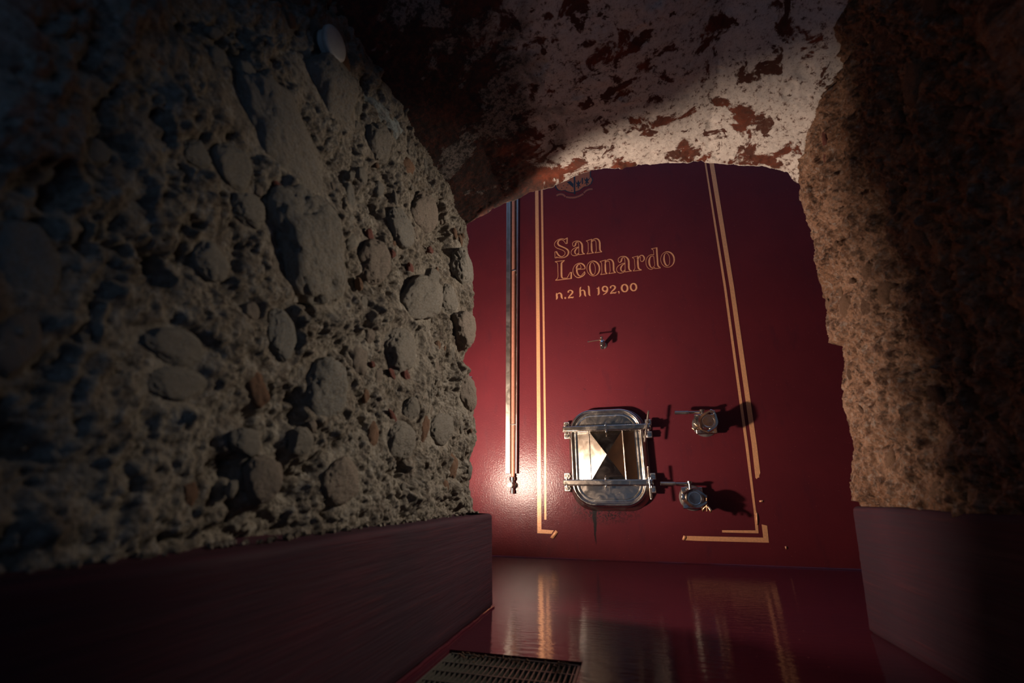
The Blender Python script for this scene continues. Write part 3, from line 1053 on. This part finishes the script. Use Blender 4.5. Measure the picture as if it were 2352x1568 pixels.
GL['d'] = [[(1348, 448, t), (1260, 438, t), (1160, 492, t), (1092, 600, t), (1086, 740, t), (1130, 860, t), (1222, 930, t), (1310, 912, t), (1382, 868, t)],
           [(1350, 510, t), (1285, 482, t), (1225, 530, 34), (1192, 640, 58), (1202, 760, 54), (1245, 850, 30), (1292, 877, t), (1350, 842, t), (1378, 790, t)],
           [(1265, 242, 18), (1322, 275, t), (1338, 340, t), (1346, 450, t)], [(1350, 505, t), (1378, 800, t)], [(1262, 240, t), (1468, 198, t)],
           [(1446, 205, 48), (1455, 400, 50), (1472, 620, 52), (1492, 810, 48), (1576, 872, t)], [(1380, 908, t), (1578, 884, 18)], [(1382, 860, t), (1380, 908, t)]]
sA = 2091 / 160.0
sB = 2352 / 160.0
sC = 2352 / 220.0
trA = lambda x, y: (1260 + x / sA, 530 + y / sA)
trB = lambda x, y: (1410 + x / sB, 555 + y / sB)
trC = lambda x, y: (1260 + x / sC, 640 + y / sC)
let = empty('lettering', (0, 0, 0), None, None)
let.parent = tank
let.location = (0, 0, 0)
def glyph(strokes, tr):
    mb = MB()
    for k, s in enumerate(strokes):
        ribbon(mb, s, tr, k)
    return mb.build('letter', M['gold'], let)
def moved(strokes, fx, fy):
    return [[(fx(x), fy(y), wd) for x, y, wd in s] for s in strokes]
glyph(GL['S'], trA)
glyph(GL['a'], trA)
glyph(GL['n'], trA)
glyph(GL['L'], trA)
glyph(GL['e'], trA)
glyph(GL['o'], trA)
glyph(moved(GL['n'], lambda x: x + 412, lambda y: y + 622), trA)
glyph([[(140 + (x - 715) * 1.235, 640 + (y - 420) * 1.28, wd * 1.12) for x, y, wd in s] for s in GL['a']], trB)
glyph(GL['r'], trB)
glyph(GL['d'], trB)
glyph([ell(1808, 600, 228, 262, lambda u: 14 + 36 * max(0, math.cos(u + 0.25)) ** 1.1, -0.10),
       ell(1790, 596, 96, 214, lambda u: 14 + 40 * max(0, -math.cos(u + 0.25)) ** 1.1, -0.10)], trB)
SM = [[[(196, 352, 20), (200, 400, 42), (206, 470, 42), (186, 512, 14)], [(215, 380, 18), (268, 350, 24), (312, 385, 42), (322, 455, 42), (346, 495, 14)]],
      [ell(410, 472, 11, 11, lambda u: 24, 0, 12)],
      [[(492, 340, 46), (482, 308, 26), (535, 282, 22), (585, 312, 40), (582, 350, 38), (530, 410, 28), (482, 470, 20)], [(478, 478, 14), (550, 458, 28), (592, 462, 28), (612, 438, 14)]],
      [[(802, 200, 10), (778, 235, 34), (778, 330, 42), (782, 400, 40), (756, 446, 14)], [(790, 305, 16), (840, 280, 22), (882, 310, 40), (894, 390, 42), (918, 436, 14)]],
      [[(962, 182, 12), (986, 200, 34), (994, 300, 44), (1000, 385, 40), (1028, 420, 12)]],
      [[(1180, 240, 12), (1212, 232, 20)], [(1235, 195, 14), (1230, 250, 42), (1232, 360, 42), (1202, 404, 12)]],
      [ell(1386, 248, 60, 60, lambda u: 26 + 14 * abs(math.cos(u)), 0, 20), [(1448, 258, 38), (1440, 305, 34), (1400, 355, 26), (1338, 394, 12)]],
      [[(1532, 232, 44), (1520, 200, 26), (1580, 168, 22), (1632, 200, 42), (1622, 245, 38), (1562, 305, 28), (1518, 355, 20)], [(1512, 366, 14), (1590, 346, 28), (1640, 346, 26), (1664, 318, 14)]],
      [[(1700, 318, 12), (1724, 322, 36), (1732, 345, 24), (1726, 372, 8)]],
      [ell(1868, 230, 72, 88, lambda u: 24 + 22 * abs(math.cos(u)), -0.1, 24)],
      [ell(2086, 206, 70, 88, lambda u: 24 + 20 * abs(math.cos(u)), -0.1, 24)]]
for s in SM:
    glyph(s, trC)

# ---- crest, its upper half hidden by the vault
crest = empty('crest', (0, 0, 0), None, None)
crest.parent = tank
crest.location = (0, 0, 0)
sD = 2240 / 200.0
trD = lambda x, y: (1260 + x / sD, 360 + y / sD)
def crest_poly(name, pts, mat, lift):
    P = [on_tank(*trD(x, y)) for x, y in pts]
    return MB().prism(P, TANK_Y + 0.0005, TANK_Y - lift).build(name, mat, crest)
shield = [(195, 745), (215, 800), (262, 850), (335, 866), (430, 850), (470, 880), (560, 905), (640, 912), (700, 888), (800, 850), (880, 788), (920, 765), (1000, 750), (1080, 690),
          (1118, 600), (1105, 555), (1062, 520), (1058, 440), (1075, 300), (1060, 160), (860, 100), (650, 130), (450, 200), (260, 320), (230, 480), (250, 600)]
cx0 = np.mean([p[0] for p in shield]); cy0 = np.mean([p[1] for p in shield])
crest_poly('shield_border', [(cx0 + (x - cx0) * 1.075, cy0 + (y - cy0) * 1.07) for x, y in shield], M['navy_paint'], 0.0006)
crest_poly('shield', shield, M['copper_paint'], 0.0010)
crest_poly('pale', [(640, 130), (685, 130), (690, 960), (668, 968), (650, 960)], M['navy_paint'], 0.0014)
crest_poly('bend', [(470, 655), (560, 620), (640, 700), (640, 800)], M['navy_paint'], 0.0014)
crest_poly('bar', [(850, 550), (885, 545), (888, 700), (858, 705)], M['navy_paint'], 0.0014)
for (ox, oy) in ((768, 690), (985, 610)):
    eg = [(-70, -90), (-55, -40), (-30, -15), (-18, -50), (0, -90), (16, -55), (28, -20), (55, -50), (68, -105), (72, -40), (40, 5), (22, 25), (60, 70), (40, 80), (12, 55), (14, 120), (-4, 135), (-14, 110), (-18, 60), (-45, 95), (-62, 80), (-22, 30), (-50, 10), (-70, -40)]
    crest_poly('eagle', [(ox + x, oy + y) for x, y in eg], M['navy_paint'], 0.0014)
for (x, y) in ((335, 815), (467, 798), (600, 870), (385, 745), (240, 745), (500, 725)):
    crest_poly('star', [(x + (20 if k % 2 == 0 else 9) * math.cos(k * PI / 5), y + (20 if k % 2 == 0 else 9) * math.sin(k * PI / 5)) for k in range(10)], M['navy_paint'], 0.0014)
def banner(pts, wd):
    mb, mc = MB(), MB()
    P = smooth_path([(x, y, wd) for x, y in pts])
    for extra, m, lift in ((18, mc, 0.0006), (0, mb, 0.0012)):
        L, Rr = [], []
        for i, p in enumerate(P):
            d = P[min(i + 1, len(P) - 1)][:2] - P[max(i - 1, 0)][:2]
            d = d / np.linalg.norm(d)
            nn = np.array([-d[1], d[0]]) * (wd + extra) / 2
            L.append(trD(*(p[:2] + nn))); Rr.append(trD(*(p[:2] - nn)))
        poly = [on_tank(*q) for q in L + Rr[::-1]]
        m.prism(poly, TANK_Y + 0.0005, TANK_Y - lift)
    mc.build('ribbon_edge', M['navy_paint'], crest)
    mb.build('ribbon', M['ribbon_paint'], crest)
banner([(205, 1000), (260, 972), (330, 965), (390, 985), (432, 1030)], 46)
banner([(448, 1035), (560, 1050), (680, 1045), (790, 1010), (895, 955)], 46)
banner([(908, 935), (960, 880), (1040, 840), (1132, 832)], 40)

# ------------------------------------------------------------------ helpers for fittings bolted to the tank
def W(px, py, off):
    x, z = on_tank(px, py, off)
    return Vector((x, TANK_Y - off, z))
OUT = Vector((0, -1, 0))

def hex_bolt(mb, c, axis, r, h):
    mb.lathe(c, axis, [(0, r * 1.5), (h * 0.25, r * 1.5), (h * 0.25, r), (h, r), (h, 0)], 6)

# ------------------------------------------------------------------ manway hatch
hatch = empty('tank_hatch', W(1398, 1055, 0), 'polished steel rectangular hatch clamped by two bars low on the red tank', 'hatch')
def rrect(px0, py0, px1, py1, rad, off, n=10, inset=0.0):
    """rounded rectangle on the plane 'off' in front of the tank from photograph corners; list of points"""
    a, b = W(px0, py0, off), W(px1, py1, off)
    c = W((px0 + px1) / 2, (py0 + py1) / 2, off)
    x0, x1 = W(px0, (py0 + py1) / 2, off).x + inset, W(px1, (py0 + py1) / 2, off).x - inset
    z1, z0 = W((px0 + px1) / 2, py0, off).z - inset, W((px0 + px1) / 2, py1, off).z + inset
    r = max(rad - inset, 0.004)
    out = []
    for (cx, cz, a0) in ((x1 - r, z1 - r, 0), (x0 + r, z1 - r, PI / 2), (x0 + r, z0 + r, PI), (x1 - r, z0 + r, 1.5 * PI)):
        for k in range(n + 1):
            t_ = a0 + PI / 2 * k / n
            out.append((cx + r * math.cos(t_), cz + r * math.sin(t_)))
    return out
def ring(loop, off):
    return [Vector((x, TANK_Y - off, z)) for x, z in loop]
RAD = 0.115
# collar welded to the tank, a little larger towards the foot
mb = MB()
loops = []
for (off, ins) in ((0.0004, -0.004), (0.004, -0.004), (0.007, -0.001), (0.018, 0.004), (0.030, 0.012), (0.036, 0.019), (0.038, 0.024)):
    loops.append(ring(rrect(1311, 943, 1489, 1171, RAD, 0.0, 10, ins), off))
mb.loft(loops, False, False)
mb.build('collar', M['steel_dark'], hatch, True, 30)
# lid: rounded lip, groove, panel
mb = MB()
loops = []
LIP = (1312, 940, 1482, 1163)
for (off, ins) in ((0.041, 0.006), (0.042, 0.001), (0.047, -0.002), (0.053, -0.001), (0.0575, 0.003), (0.059, 0.008), (0.0575, 0.013), (0.052, 0.017), (0.046, 0.0185), (0.0445, 0.021), (0.0455, 0.024), (0.0455, 0.03), (0.0440, 0.036)):
    loops.append(ring(rrect(*LIP, RAD, 0.05, 12, ins), off))
mb.loft(loops, False, False)
mb.build('lid_rim', M['steel'], hatch, True, 50)
# panel with slanted side strips and a four-sided pressed pyramid between the bars
pn = rrect(*LIP, RAD, 0.05, 12, 0.036)
mb = MB()
yb = W(1393, 990, 0.05).z, W(1393, 1101, 0.05).z
xb = [W(1327, 1047, 0.044).x + 0.004, W(1355, 1047, 0.055).x, W(1394, 1047, 0.07).x, W(1434, 1047, 0.055).x, W(1463, 1047, 0.044).x - 0.004]
OF0, OF1, OF2 = 0.0400, 0.0555, 0.0790
mb.loft([ring(pn, 0.0440), ring([((x - W(1397, 1050, .05).x) * 0.985 + W(1397, 1050, .05).x, z) for x, z in pn], 0.0425)], False, True)
mb.build('lid_panel', M['steel_worn'], hatch, True, 30)
zt, zb_ = yb
zc = (zt + zb_) / 2
mb = MB()
V = [(xb[0], TANK_Y - 0.0428, zt), (xb[0], TANK_Y - 0.0428, zb_), (xb[1], TANK_Y - OF1, zt), (xb[1], TANK_Y - OF1, zb_),
     (xb[3], TANK_Y - OF1, zt), (xb[3], TANK_Y - OF1, zb_), (xb[4], TANK_Y - 0.0428, zt), (xb[4], TANK_Y - 0.0428, zb_)]
W_ = 0.0025
# side strips
mb.add(V, [(0, 1, 3, 2), (4, 5, 7, 6)])
# ends of the strips down to the panel
mb.add([V[0], V[2], (xb[1], TANK_Y - 0.0425, zt)], [(0, 1, 2)])
mb.add([V[1], V[3], (xb[1], TANK_Y - 0.0425, zb_)], [(0, 1, 2)])
mb.add([V[6], V[4], (xb[3], TANK_Y - 0.0425, zt)], [(0, 1, 2)])
mb.add([V[7], V[5], (xb[3], TANK_Y - 0.0425, zb_)], [(0, 1, 2)])
mb.add([V[2], V[4], (xb[3], TANK_Y - 0.0425, zt), (xb[1], TANK_Y - 0.0425, zt)], [(0, 1, 2, 3)])
mb.add([V[3], V[5], (xb[3], TANK_Y - 0.0425, zb_), (xb[1], TANK_Y - 0.0425, zb_)], [(0, 1, 2, 3)])
mb.build('pressed_strip', M['steel_lid'], hatch)
ap = (xb[2], TANK_Y - OF2, zc)
mb = MB()
i0, i1 = xb[1] + W_, xb[3] - W_
c4 = [(i0, TANK_Y - OF1, zt), (i0, TANK_Y - OF1, zb_), (i1, TANK_Y - OF1, zb_), (i1, TANK_Y - OF1, zt)]
mb.add(c4 + [ap], [(0, 1, 4), (1, 2, 4), (2, 3, 4), (3, 0, 4)])
pyr = mb.build('pressed_pyramid', M['steel_lid'], hatch)
for x in (xb[1], xb[3]):
    MB().tube([(x, TANK_Y - OF1 - 0.0005, zb_), (x, TANK_Y - OF1 - 0.0005, zt)], 0.0034, 10).build('crease_bead', M['steel'], hatch, True)

# clamp bars with pivots, bolts and threaded handles
def clamp(y_l, y_r, xl, xr, knob, rod_a, rod_b):
    off = 0.082
    a, b = W(xl, y_l, off), W(xr, y_r, off)
    d = (b - a)
    L = d.length
    m = (a + b) / 2
    rot = Matrix.Rotation(-math.atan2(d.z, d.x), 3, 'Y')
    bar = MB().box(m, (L, 0.024, 0.026), rot).build('clamp_bar', M['steel_worn'], hatch, True, 30, 0.004)
    MB().box(m + Vector((0, 0.006, 0)), (L * 1.012, 0.010, 0.031), rot).build('clamp_bar_flange', M['steel_worn'], bar, True, 30, 0.002)
    # centre bolts pressing on the lid
    mid = W(1392, (y_l + y_r) / 2, off)
    for s in (-1, 1):
        MB().box(mid + Vector((0.0, -0.006, s * 0.018)), (0.009, 0.014, 0.014)).build('centre_clip', M['steel'], bar, True, 30, 0.0015)
    # knob and threaded handle
    k = W(*knob, 0.092)
    hub = MB().lathe(k + Vector((0, 0.03, 0)), OUT, [(0, 0.011), (0.022, 0.011), (0.024, 0.0135), (0.038, 0.0135), (0.041, 0.0105), (0.041, 0.007), (0.044, 0.006), (0.044, 0)], 20).build('handle_hub', M['steel'], hatch, True, 30)
    pa, pb = W(*rod_a, 0.105), W(*rod_b, 0.105)
    MB().tube([pa, pb], 0.0048, 12).build('handle_rod', M['steel'], hub, True, 40)
    dd = (pb - pa).normalized()
    Lr = (pb - pa).length
    for q0, q1 in ((0.02, 0.34), (0.66, 0.98)):
        n = 11
        prof = []
        for i in range(n):
            e = Lr * (q1 - q0) * i / n
            prof += [(e, 0.0049), (e + 0.0012, 0.0063), (e + 0.0026, 0.0063), (e + 0.0038, 0.0049)]
        MB().lathe(pa + dd * Lr * q0, dd, prof, 12).build('thread', M['steel'], hub, True, 30)
clamp(986, 979, 1293, 1494, (1486, 978), (1489.5, 943), (1481, 1015))
clamp(1108, 1108, 1294, 1500, (1492, 1108), (1488.5, 1071), (1496, 1146))
# lugs on the collar the bars pivot on
for (x, y) in ((1303, 976), (1304, 1001), (1304, 1093), (1305, 1121), (1487, 970), (1489, 998), (1497, 1094), (1497, 1124)):
    c = W(x, y, 0.040)
    c.x += -0.004 if x < 1400 else 0.004
    lug = MB().box(c, (0.032, 0.010, 0.034)).build('lug', M['steel_sat'], hatch, True, 30, 0.004)
    MB().box(c + Vector((0.008 if x < 1400 else -0.008, 0.019, 0)), (0.020, 0.038, 0.010)).build('lug_arm', M['steel_dark'], lug)
    mb = MB()
    hex_bolt(mb, c + OUT * 0.005, OUT, 0.0088, 0.009)
    mb.build('lug_bolt', M['steel'], lug, True, 30)
for (ya, yb2, xl) in ((986, 979, 1301), (1108, 1108, 1302)):
    p = W(xl, ya, 0.075)
    MB().tube([p + Vector((0, 0, -0.024)), p + Vector((0, 0, 0.024))], 0.007, 12).build('hinge_pin', M['steel'], hatch, True)
    p = W(1489 if ya < 1000 else 1496, yb2, 0.070)
    MB().tube([p + Vector((0, 0, -0.024)), p + Vector((0, 0, 0.024))], 0.0065, 12).build('hinge_pin', M['steel'], hatch, True)

# ------------------------------------------------------------------ butterfly outlets
def outlet(c_px, off, cap_r, name, label, lever, clamp_rot, wing_px=None, wing_dir=None):
    base = W(*c_px, 0.0)
    root = empty(name, base, label, 'valve', 'steel outlets right of the hatch')
    front = Vector((base.x, TANK_Y - off, base.z))
    # square flange on a stub pipe
    fl = base + OUT * 0.035
    MB().box(fl, (0.100, 0.012, 0.100)).build('flange', M['steel_worn'], root, True, 30, 0.004)
    mb = MB()
    for sx in (-1, 1):
        for sz in (-1, 1):
            hex_bolt(mb2 := MB(), fl + Vector((0.037 * sx, -0.006, 0.037 * sz)), OUT, 0.0075, 0.010)
            mb2.build('bolt', M['steel'], root, True, 30)
    MB().lathe(base + OUT * 0.0004, OUT, [(0, 0.060), (0.004, 0.060), (0.006, 0.044), (0.030, 0.044)], 28).build('stub_pipe', M['steel_dark'], root, True, 30)
    MB().lathe(fl + OUT * 0.006, OUT, [(0, 0.040), (0.012, 0.040), (0.014, 0.044), (0.024, 0.044), (0.026, 0.036), (off - 0.062, 0.036)], 28).build('valve_body', M['steel_worn'], root, True, 30)
    # blanking cap
    MB().lathe(front + OUT * -0.022, OUT, [(0, 0.038), (0.006, cap_r + 0.006), (0.018, cap_r + 0.006), (0.022, cap_r + 0.003), (0.022, cap_r - 0.003), (0.020, cap_r - 0.005), (0.0195, 0.0)], 36).build('cap', M['steel'], root, True, 30)
    # two-part clamp band bulging to pinched ends
    ca, sa = math.cos(clamp_rot), math.sin(clamp_rot)
    for s in (1, -1):
        loops = []
        n = 22
        for i in range(n + 1):
            a = PI * i / n
            rr = cap_r + 0.0075
            x, z = rr * math.cos(a), s * rr * math.sin(a)
            pin = abs(math.cos(a)) ** 7
            x = x * (1 + 0.30 * pin)
            z = z + s * 0.007 * pin
            t_ = 0.0045 + 0.0015 * math.sin(a)
            rad = Vector((math.cos(a) * (1 - pin * 0.8), 0, s * (math.sin(a) + pin))).normalized()
            c = Vector((x, 0, z))
            prof = [(-t_, -0.011), (t_ * 0.6, -0.012), (t_, -0.004), (t_, 0.004), (t_ * 0.6, 0.012), (-t_, 0.011)]
            loop = []
            for (dr, dy) in prof:
                p = c + rad * dr
                q = Vector((p.x * ca - p.z * sa, dy, p.x * sa + p.z * ca))
                loop.append(front + OUT * -0.006 + q)
            loops.append(loop)
        MB().loft(loops).build('clamp_half', M['steel'], root, True, 40)
    # hinge block and clamp screw at the pinched ends
    for s, nm in ((1, 'clamp_screw'), (-1, 'clamp_hinge')):
        e = Vector((ca, 0, sa)) * s * (cap_r + 0.0075) * 1.30
        up = Vector((-sa, 0, ca))
        p = front + OUT * -0.006 + e
        if s == 1:
            MB().tube([p - up * 0.052, p + up * 0.020], 0.0036, 10).build(nm, M['brass'], root, True)
            mb = MB()
            mb.lathe(p - up * 0.034, up, [(0, 0.007), (0.014, 0.0055)], 12)
            for sd_ in (-1, 1):
                a = p - up * 0.028
                side = Vector((ca, 0, sa)) * 0.7 + OUT * 0.5
                mb.tube([a, a + side * sd_ * 0.012 - up * 0.008, a + side * sd_ * 0.022 - up * 0.020, a + side * sd_ * 0.020 - up * 0.028], [0.004, 0.0055, 0.007, 0.003], 10)
            mb.build('wing_nut', M['brass'], root, True, 50)
        else:
            MB().box(p + Vector((ca, 0, sa)) * -0.002, (0.016, 0.018, 0.026), Matrix.Rotation(-clamp_rot, 3, 'Y')).build(nm, M['steel'], root, True, 30, 0.003)
    # lever: stem collar on top of the body, rod and grip
    st, g0, g1 = lever
    so = off - 0.052
    p = W(*st, so)
    col = MB().lathe(p + Vector((0, 0, -0.034)), (0, 0, 1), [(0, 0.011), (0.016, 0.011), (0.018, 0.0075), (0.040, 0.0075), (0.042, 0.0135), (0.050, 0.0135), (0.052, 0.009), (0.052, 0)], 18).build('stem', M['steel'], root, True, 30)
    a, b = W(*g0, so), W(*g1, so)
    hd = MB().tube([W(st[0], g0[1], so), a + (b - a) * 0.46], 0.0068, 12).build('lever', M['steel_worn'], root, True, 40)
    MB().tube([a + (b - a) * 0.46, a + (b - a) * 0.47, b + (a - b) * 0.01, b], [0.0072, 0.0088, 0.0092, 0.0075], 14).build('grip', M['steel_dark'], hd, True, 40)
    return root
v1 = outlet((1618, 976), 0.135, 0.031, 'outlet_valve', 'upper capped steel outlet valve with lever, right of the hatch top bar', ((1613, 948), (1610, 946.5), (1549.5, 947.5)), R(62) + PI)
v2 = outlet((1589, 1143), 0.130, 0.031, 'outlet_valve', 'lower capped steel outlet valve with lever, right of the hatch bottom bar', ((1584, 1113), (1582, 1110.5), (1516.5, 1110)), R(-6))

# ------------------------------------------------------------------ sampling tap under the lettering
tc = W(1386, 794, 0.0)
tap = empty('sample_tap', tc, 'small steel sampling tap with thin lever below the gold lettering', 'tap')
bx = W(1382.5, 790, 0.085)
MB().lathe(tc + OUT * 0.0004, OUT, [(0, 0.020), (0.006, 0.020), (0.008, 0.011), (0.082, 0.011), (0.086, 0.006), (0.086, 0)], 20).build('inlet_pipe', M['steel_dark'], tap, True, 30)
MB().lathe(bx + Vector((0, 0, -0.031)), (0, 0, 1), [(0, 0.0085), (0.002, 0.0105), (0.018, 0.0105), (0.021, 0.0125), (0.040, 0.0135), (0.045, 0.010), (0.050, 0.0075), (0.052, 0.0)], 20).build('tap_body', M['steel'], tap, True, 30)
MB().lathe(bx + Vector((0, 0, 0.018)), (0, 0, 1), [(0, 0.0065), (0.016, 0.0065), (0.018, 0.0095), (0.024, 0.0095), (0.026, 0.006), (0.026, 0)], 18).build('bonnet', M['steel'], tap, True, 30)
hd = MB().tube([W(1381, 780.5, 0.085), W(1366, 782.6, 0.087), W(1350.5, 785, 0.090)], [0.0034, 0.0032, 0.0034], 12).build('lever', M['brass'], tap, True)
MB().lathe(W(1351.5, 784.8, 0.090), Vector((-1, 0, -0.1)), [(-0.002, 0.002), (0.0, 0.0046), (0.004, 0.0046), (0.006, 0.002)], 12).build('lever_tip', M['steel'], hd, True)

# ------------------------------------------------------------------ level gauge
g0 = W(1175, 1110, 0.0)
gauge = empty('level_gauge', g0, 'tall steel level gauge with sight tube left of the gold stripes', 'gauge')
def strip(pa, pb, wid, off_back, off_front, name, mat, parent, bevel=0.0015, edge=0.5):
    """vertical bar between two photograph points (centre of its front face)"""
    a, b = W(*pa, off_front), W(*pb, off_front)
    V = []
    for p in (a, b):
        for dx in (-wid * edge, wid * (1 - edge)):
            for of in (off_back, off_front):
                V.append((p.x + dx, TANK_Y - of, p.z))
    F = [(0, 1, 3, 2), (4, 6, 7, 5), (0, 4, 5, 1), (2, 3, 7, 6), (0, 2, 6, 4), (1, 5, 7, 3)]
    return MB().add(V, F).build(name, mat, parent, True, 30, bevel)
TOP = 300
def slant(x_top, x_bot, y_top=465, y_bot=1087, y=TOP):
    return x_top + (x_bot - x_top) * (y - y_top) / (y_bot - y_top)
strip((slant(1167.5, 1166), TOP), (1166, 1087), 0.0265, 0.004, 0.036, 'channel_side', M['steel_sat'], gauge)
strip((slant(1178, 1177), TOP), (1177, 1087), 0.056, 0.0004, 0.006, 'back_plate', M['steel_worn'], gauge)
strip((slant(1188.5, 1185), TOP), (1185, 1087), 0.006, 0.004, 0.034, 'channel_side', M['steel_sat'], gauge)
a, b = W(slant(1179.5, 1178), TOP, 0.022), W(1178, 1094, 0.022)
MB().tube([a, b], 0.0105, 18).build('sight_tube', M['wine'], gauge, True)
for y in (622, 975):
    c = W(slant(1181.5, 1178.5, y=y), y, 0.030)
    MB().box(c, (0.028, 0.016, 0.006)).build('tube_clip', M['steel'], gauge, True, 30, 0.001)
c = W(1177, 1094, 0.022)
MB().lathe(c, (0, 0, -1), [(0, 0.010), (0.004, 0.0165), (0.020, 0.0165), (0.022, 0.011), (0.034, 0.011), (0.036, 0.013), (0.056, 0.013), (0.058, 0.009), (0.070, 0.009), (0.071, 0.012), (0.086, 0.012), (0.088, 0.007), (0.088, 0)], 18).build('drain_cock', M['steel_worn'], gauge, True, 30)
MB().lathe(c + Vector((0, 0.0212, -0.046)), OUT, [(0, 0.017), (0.003, 0.017), (0.004, 0.011), (0.021, 0.011)], 16).build('cock_inlet', M['steel_dark'], gauge, True, 30)
k = W(1171.8, 1113.5, 0.062)
MB().tube([c + Vector((0, 0, -0.046)), k], 0.005, 10).build('knob_stem', M['steel'], gauge, True)
bm = bmesh.new()
bmesh.ops.create_uvsphere(bm, u_segments=24, v_segments=16, radius=0.0155)
kb = bpy.data.meshes.new('ball_knob')
bm.to_mesh(kb); bm.free()
kb.shade_smooth()
kb.materials.append(M['white'])
ko = bpy.data.objects.new('ball_knob', kb)
C.objects.link(ko)
ko.parent = gauge
ko.location = k - g0
tag(ko, 'white ball knob of the drain cock')

# ------------------------------------------------------------------ round cover high on the left wall
dc = on_wall(746, 105, -1)
cover = empty('junction_cover', dc + np.array([0.0, 0, 0]), 'round pale grey wall cover high on the left stone wall under the vault', 'cover')
ax = Vector((1, 0.0, -0.08)).normalized()
p = Vector(dc) + Vector((-0.01, 0, 0))
MB().lathe(p, ax, [(0, 0.028), (0.026, 0.028), (0.027, 0.031), (0.030, 0.0335), (0.036, 0.0335), (0.0385, 0.031), (0.0395, 0.026), (0.040, 0.0)], 40).build('lid', M['cap'], cover, True, 40)
MB().lathe(p + Vector((-0.012, 0, 0)), ax, [(0, 0.029), (0.027, 0.030), (0.027, 0.0)], 32).build('box', M['steel_dark'], cover, True, 40)

# ------------------------------------------------------------------ bright stub behind the left pier
sp = on_y(1086, 867, JAMB_Y + 0.05)
stub = empty('pipe_stub', sp, 'small bright steel pipe end poking past the left stone pier', 'pipe')
MB().tube([Vector(sp) + Vector((-0.16, -0.01, 0.01)), Vector(sp) + Vector((-0.012, 0, 0))], 0.0045, 14).build('pipe', M['steel'], stub, True)
MB().lathe(Vector(sp) + Vector((-0.014, 0, 0)), (1, 0, 0), [(0, 0.0055), (0.010, 0.0055), (0.0115, 0.004), (0.0115, 0)], 14).build('end_cap', M['steel'], stub, True, 30)

# ------------------------------------------------------------------ unseen bowl on a stand, added to shade the tank foot from the lamp
fl_ = empty('light_blocker', (-0.82, 1.545, 0.0), 'unseen dark bowl on a thin stand behind the left stone pier, added to shade the tank foot', 'blocker')
MB().lathe((-0.82, 1.545, 0.300), (0, 0, 1), [(0, 0.02), (0.006, 0.05), (0.020, 0.082), (0.044, 0.100), (0.045, 0.097), (0.023, 0.079), (0.010, 0.045), (0.009, 0.0)], 32).build('bowl', M['dark'], fl_, True, 40)
MB().tube([(-0.82, 1.545, 0.012), (-0.82, 1.545, 0.304)], 0.011, 14).build('stand', M['dark'], fl_, True, 40)
MB().lathe((-0.82, 1.545, 0.0), (0, 0, 1), [(0, 0.085), (0.010, 0.085), (0.016, 0.070), (0.016, 0)], 28).build('foot', M['dark'], fl_, True, 30)
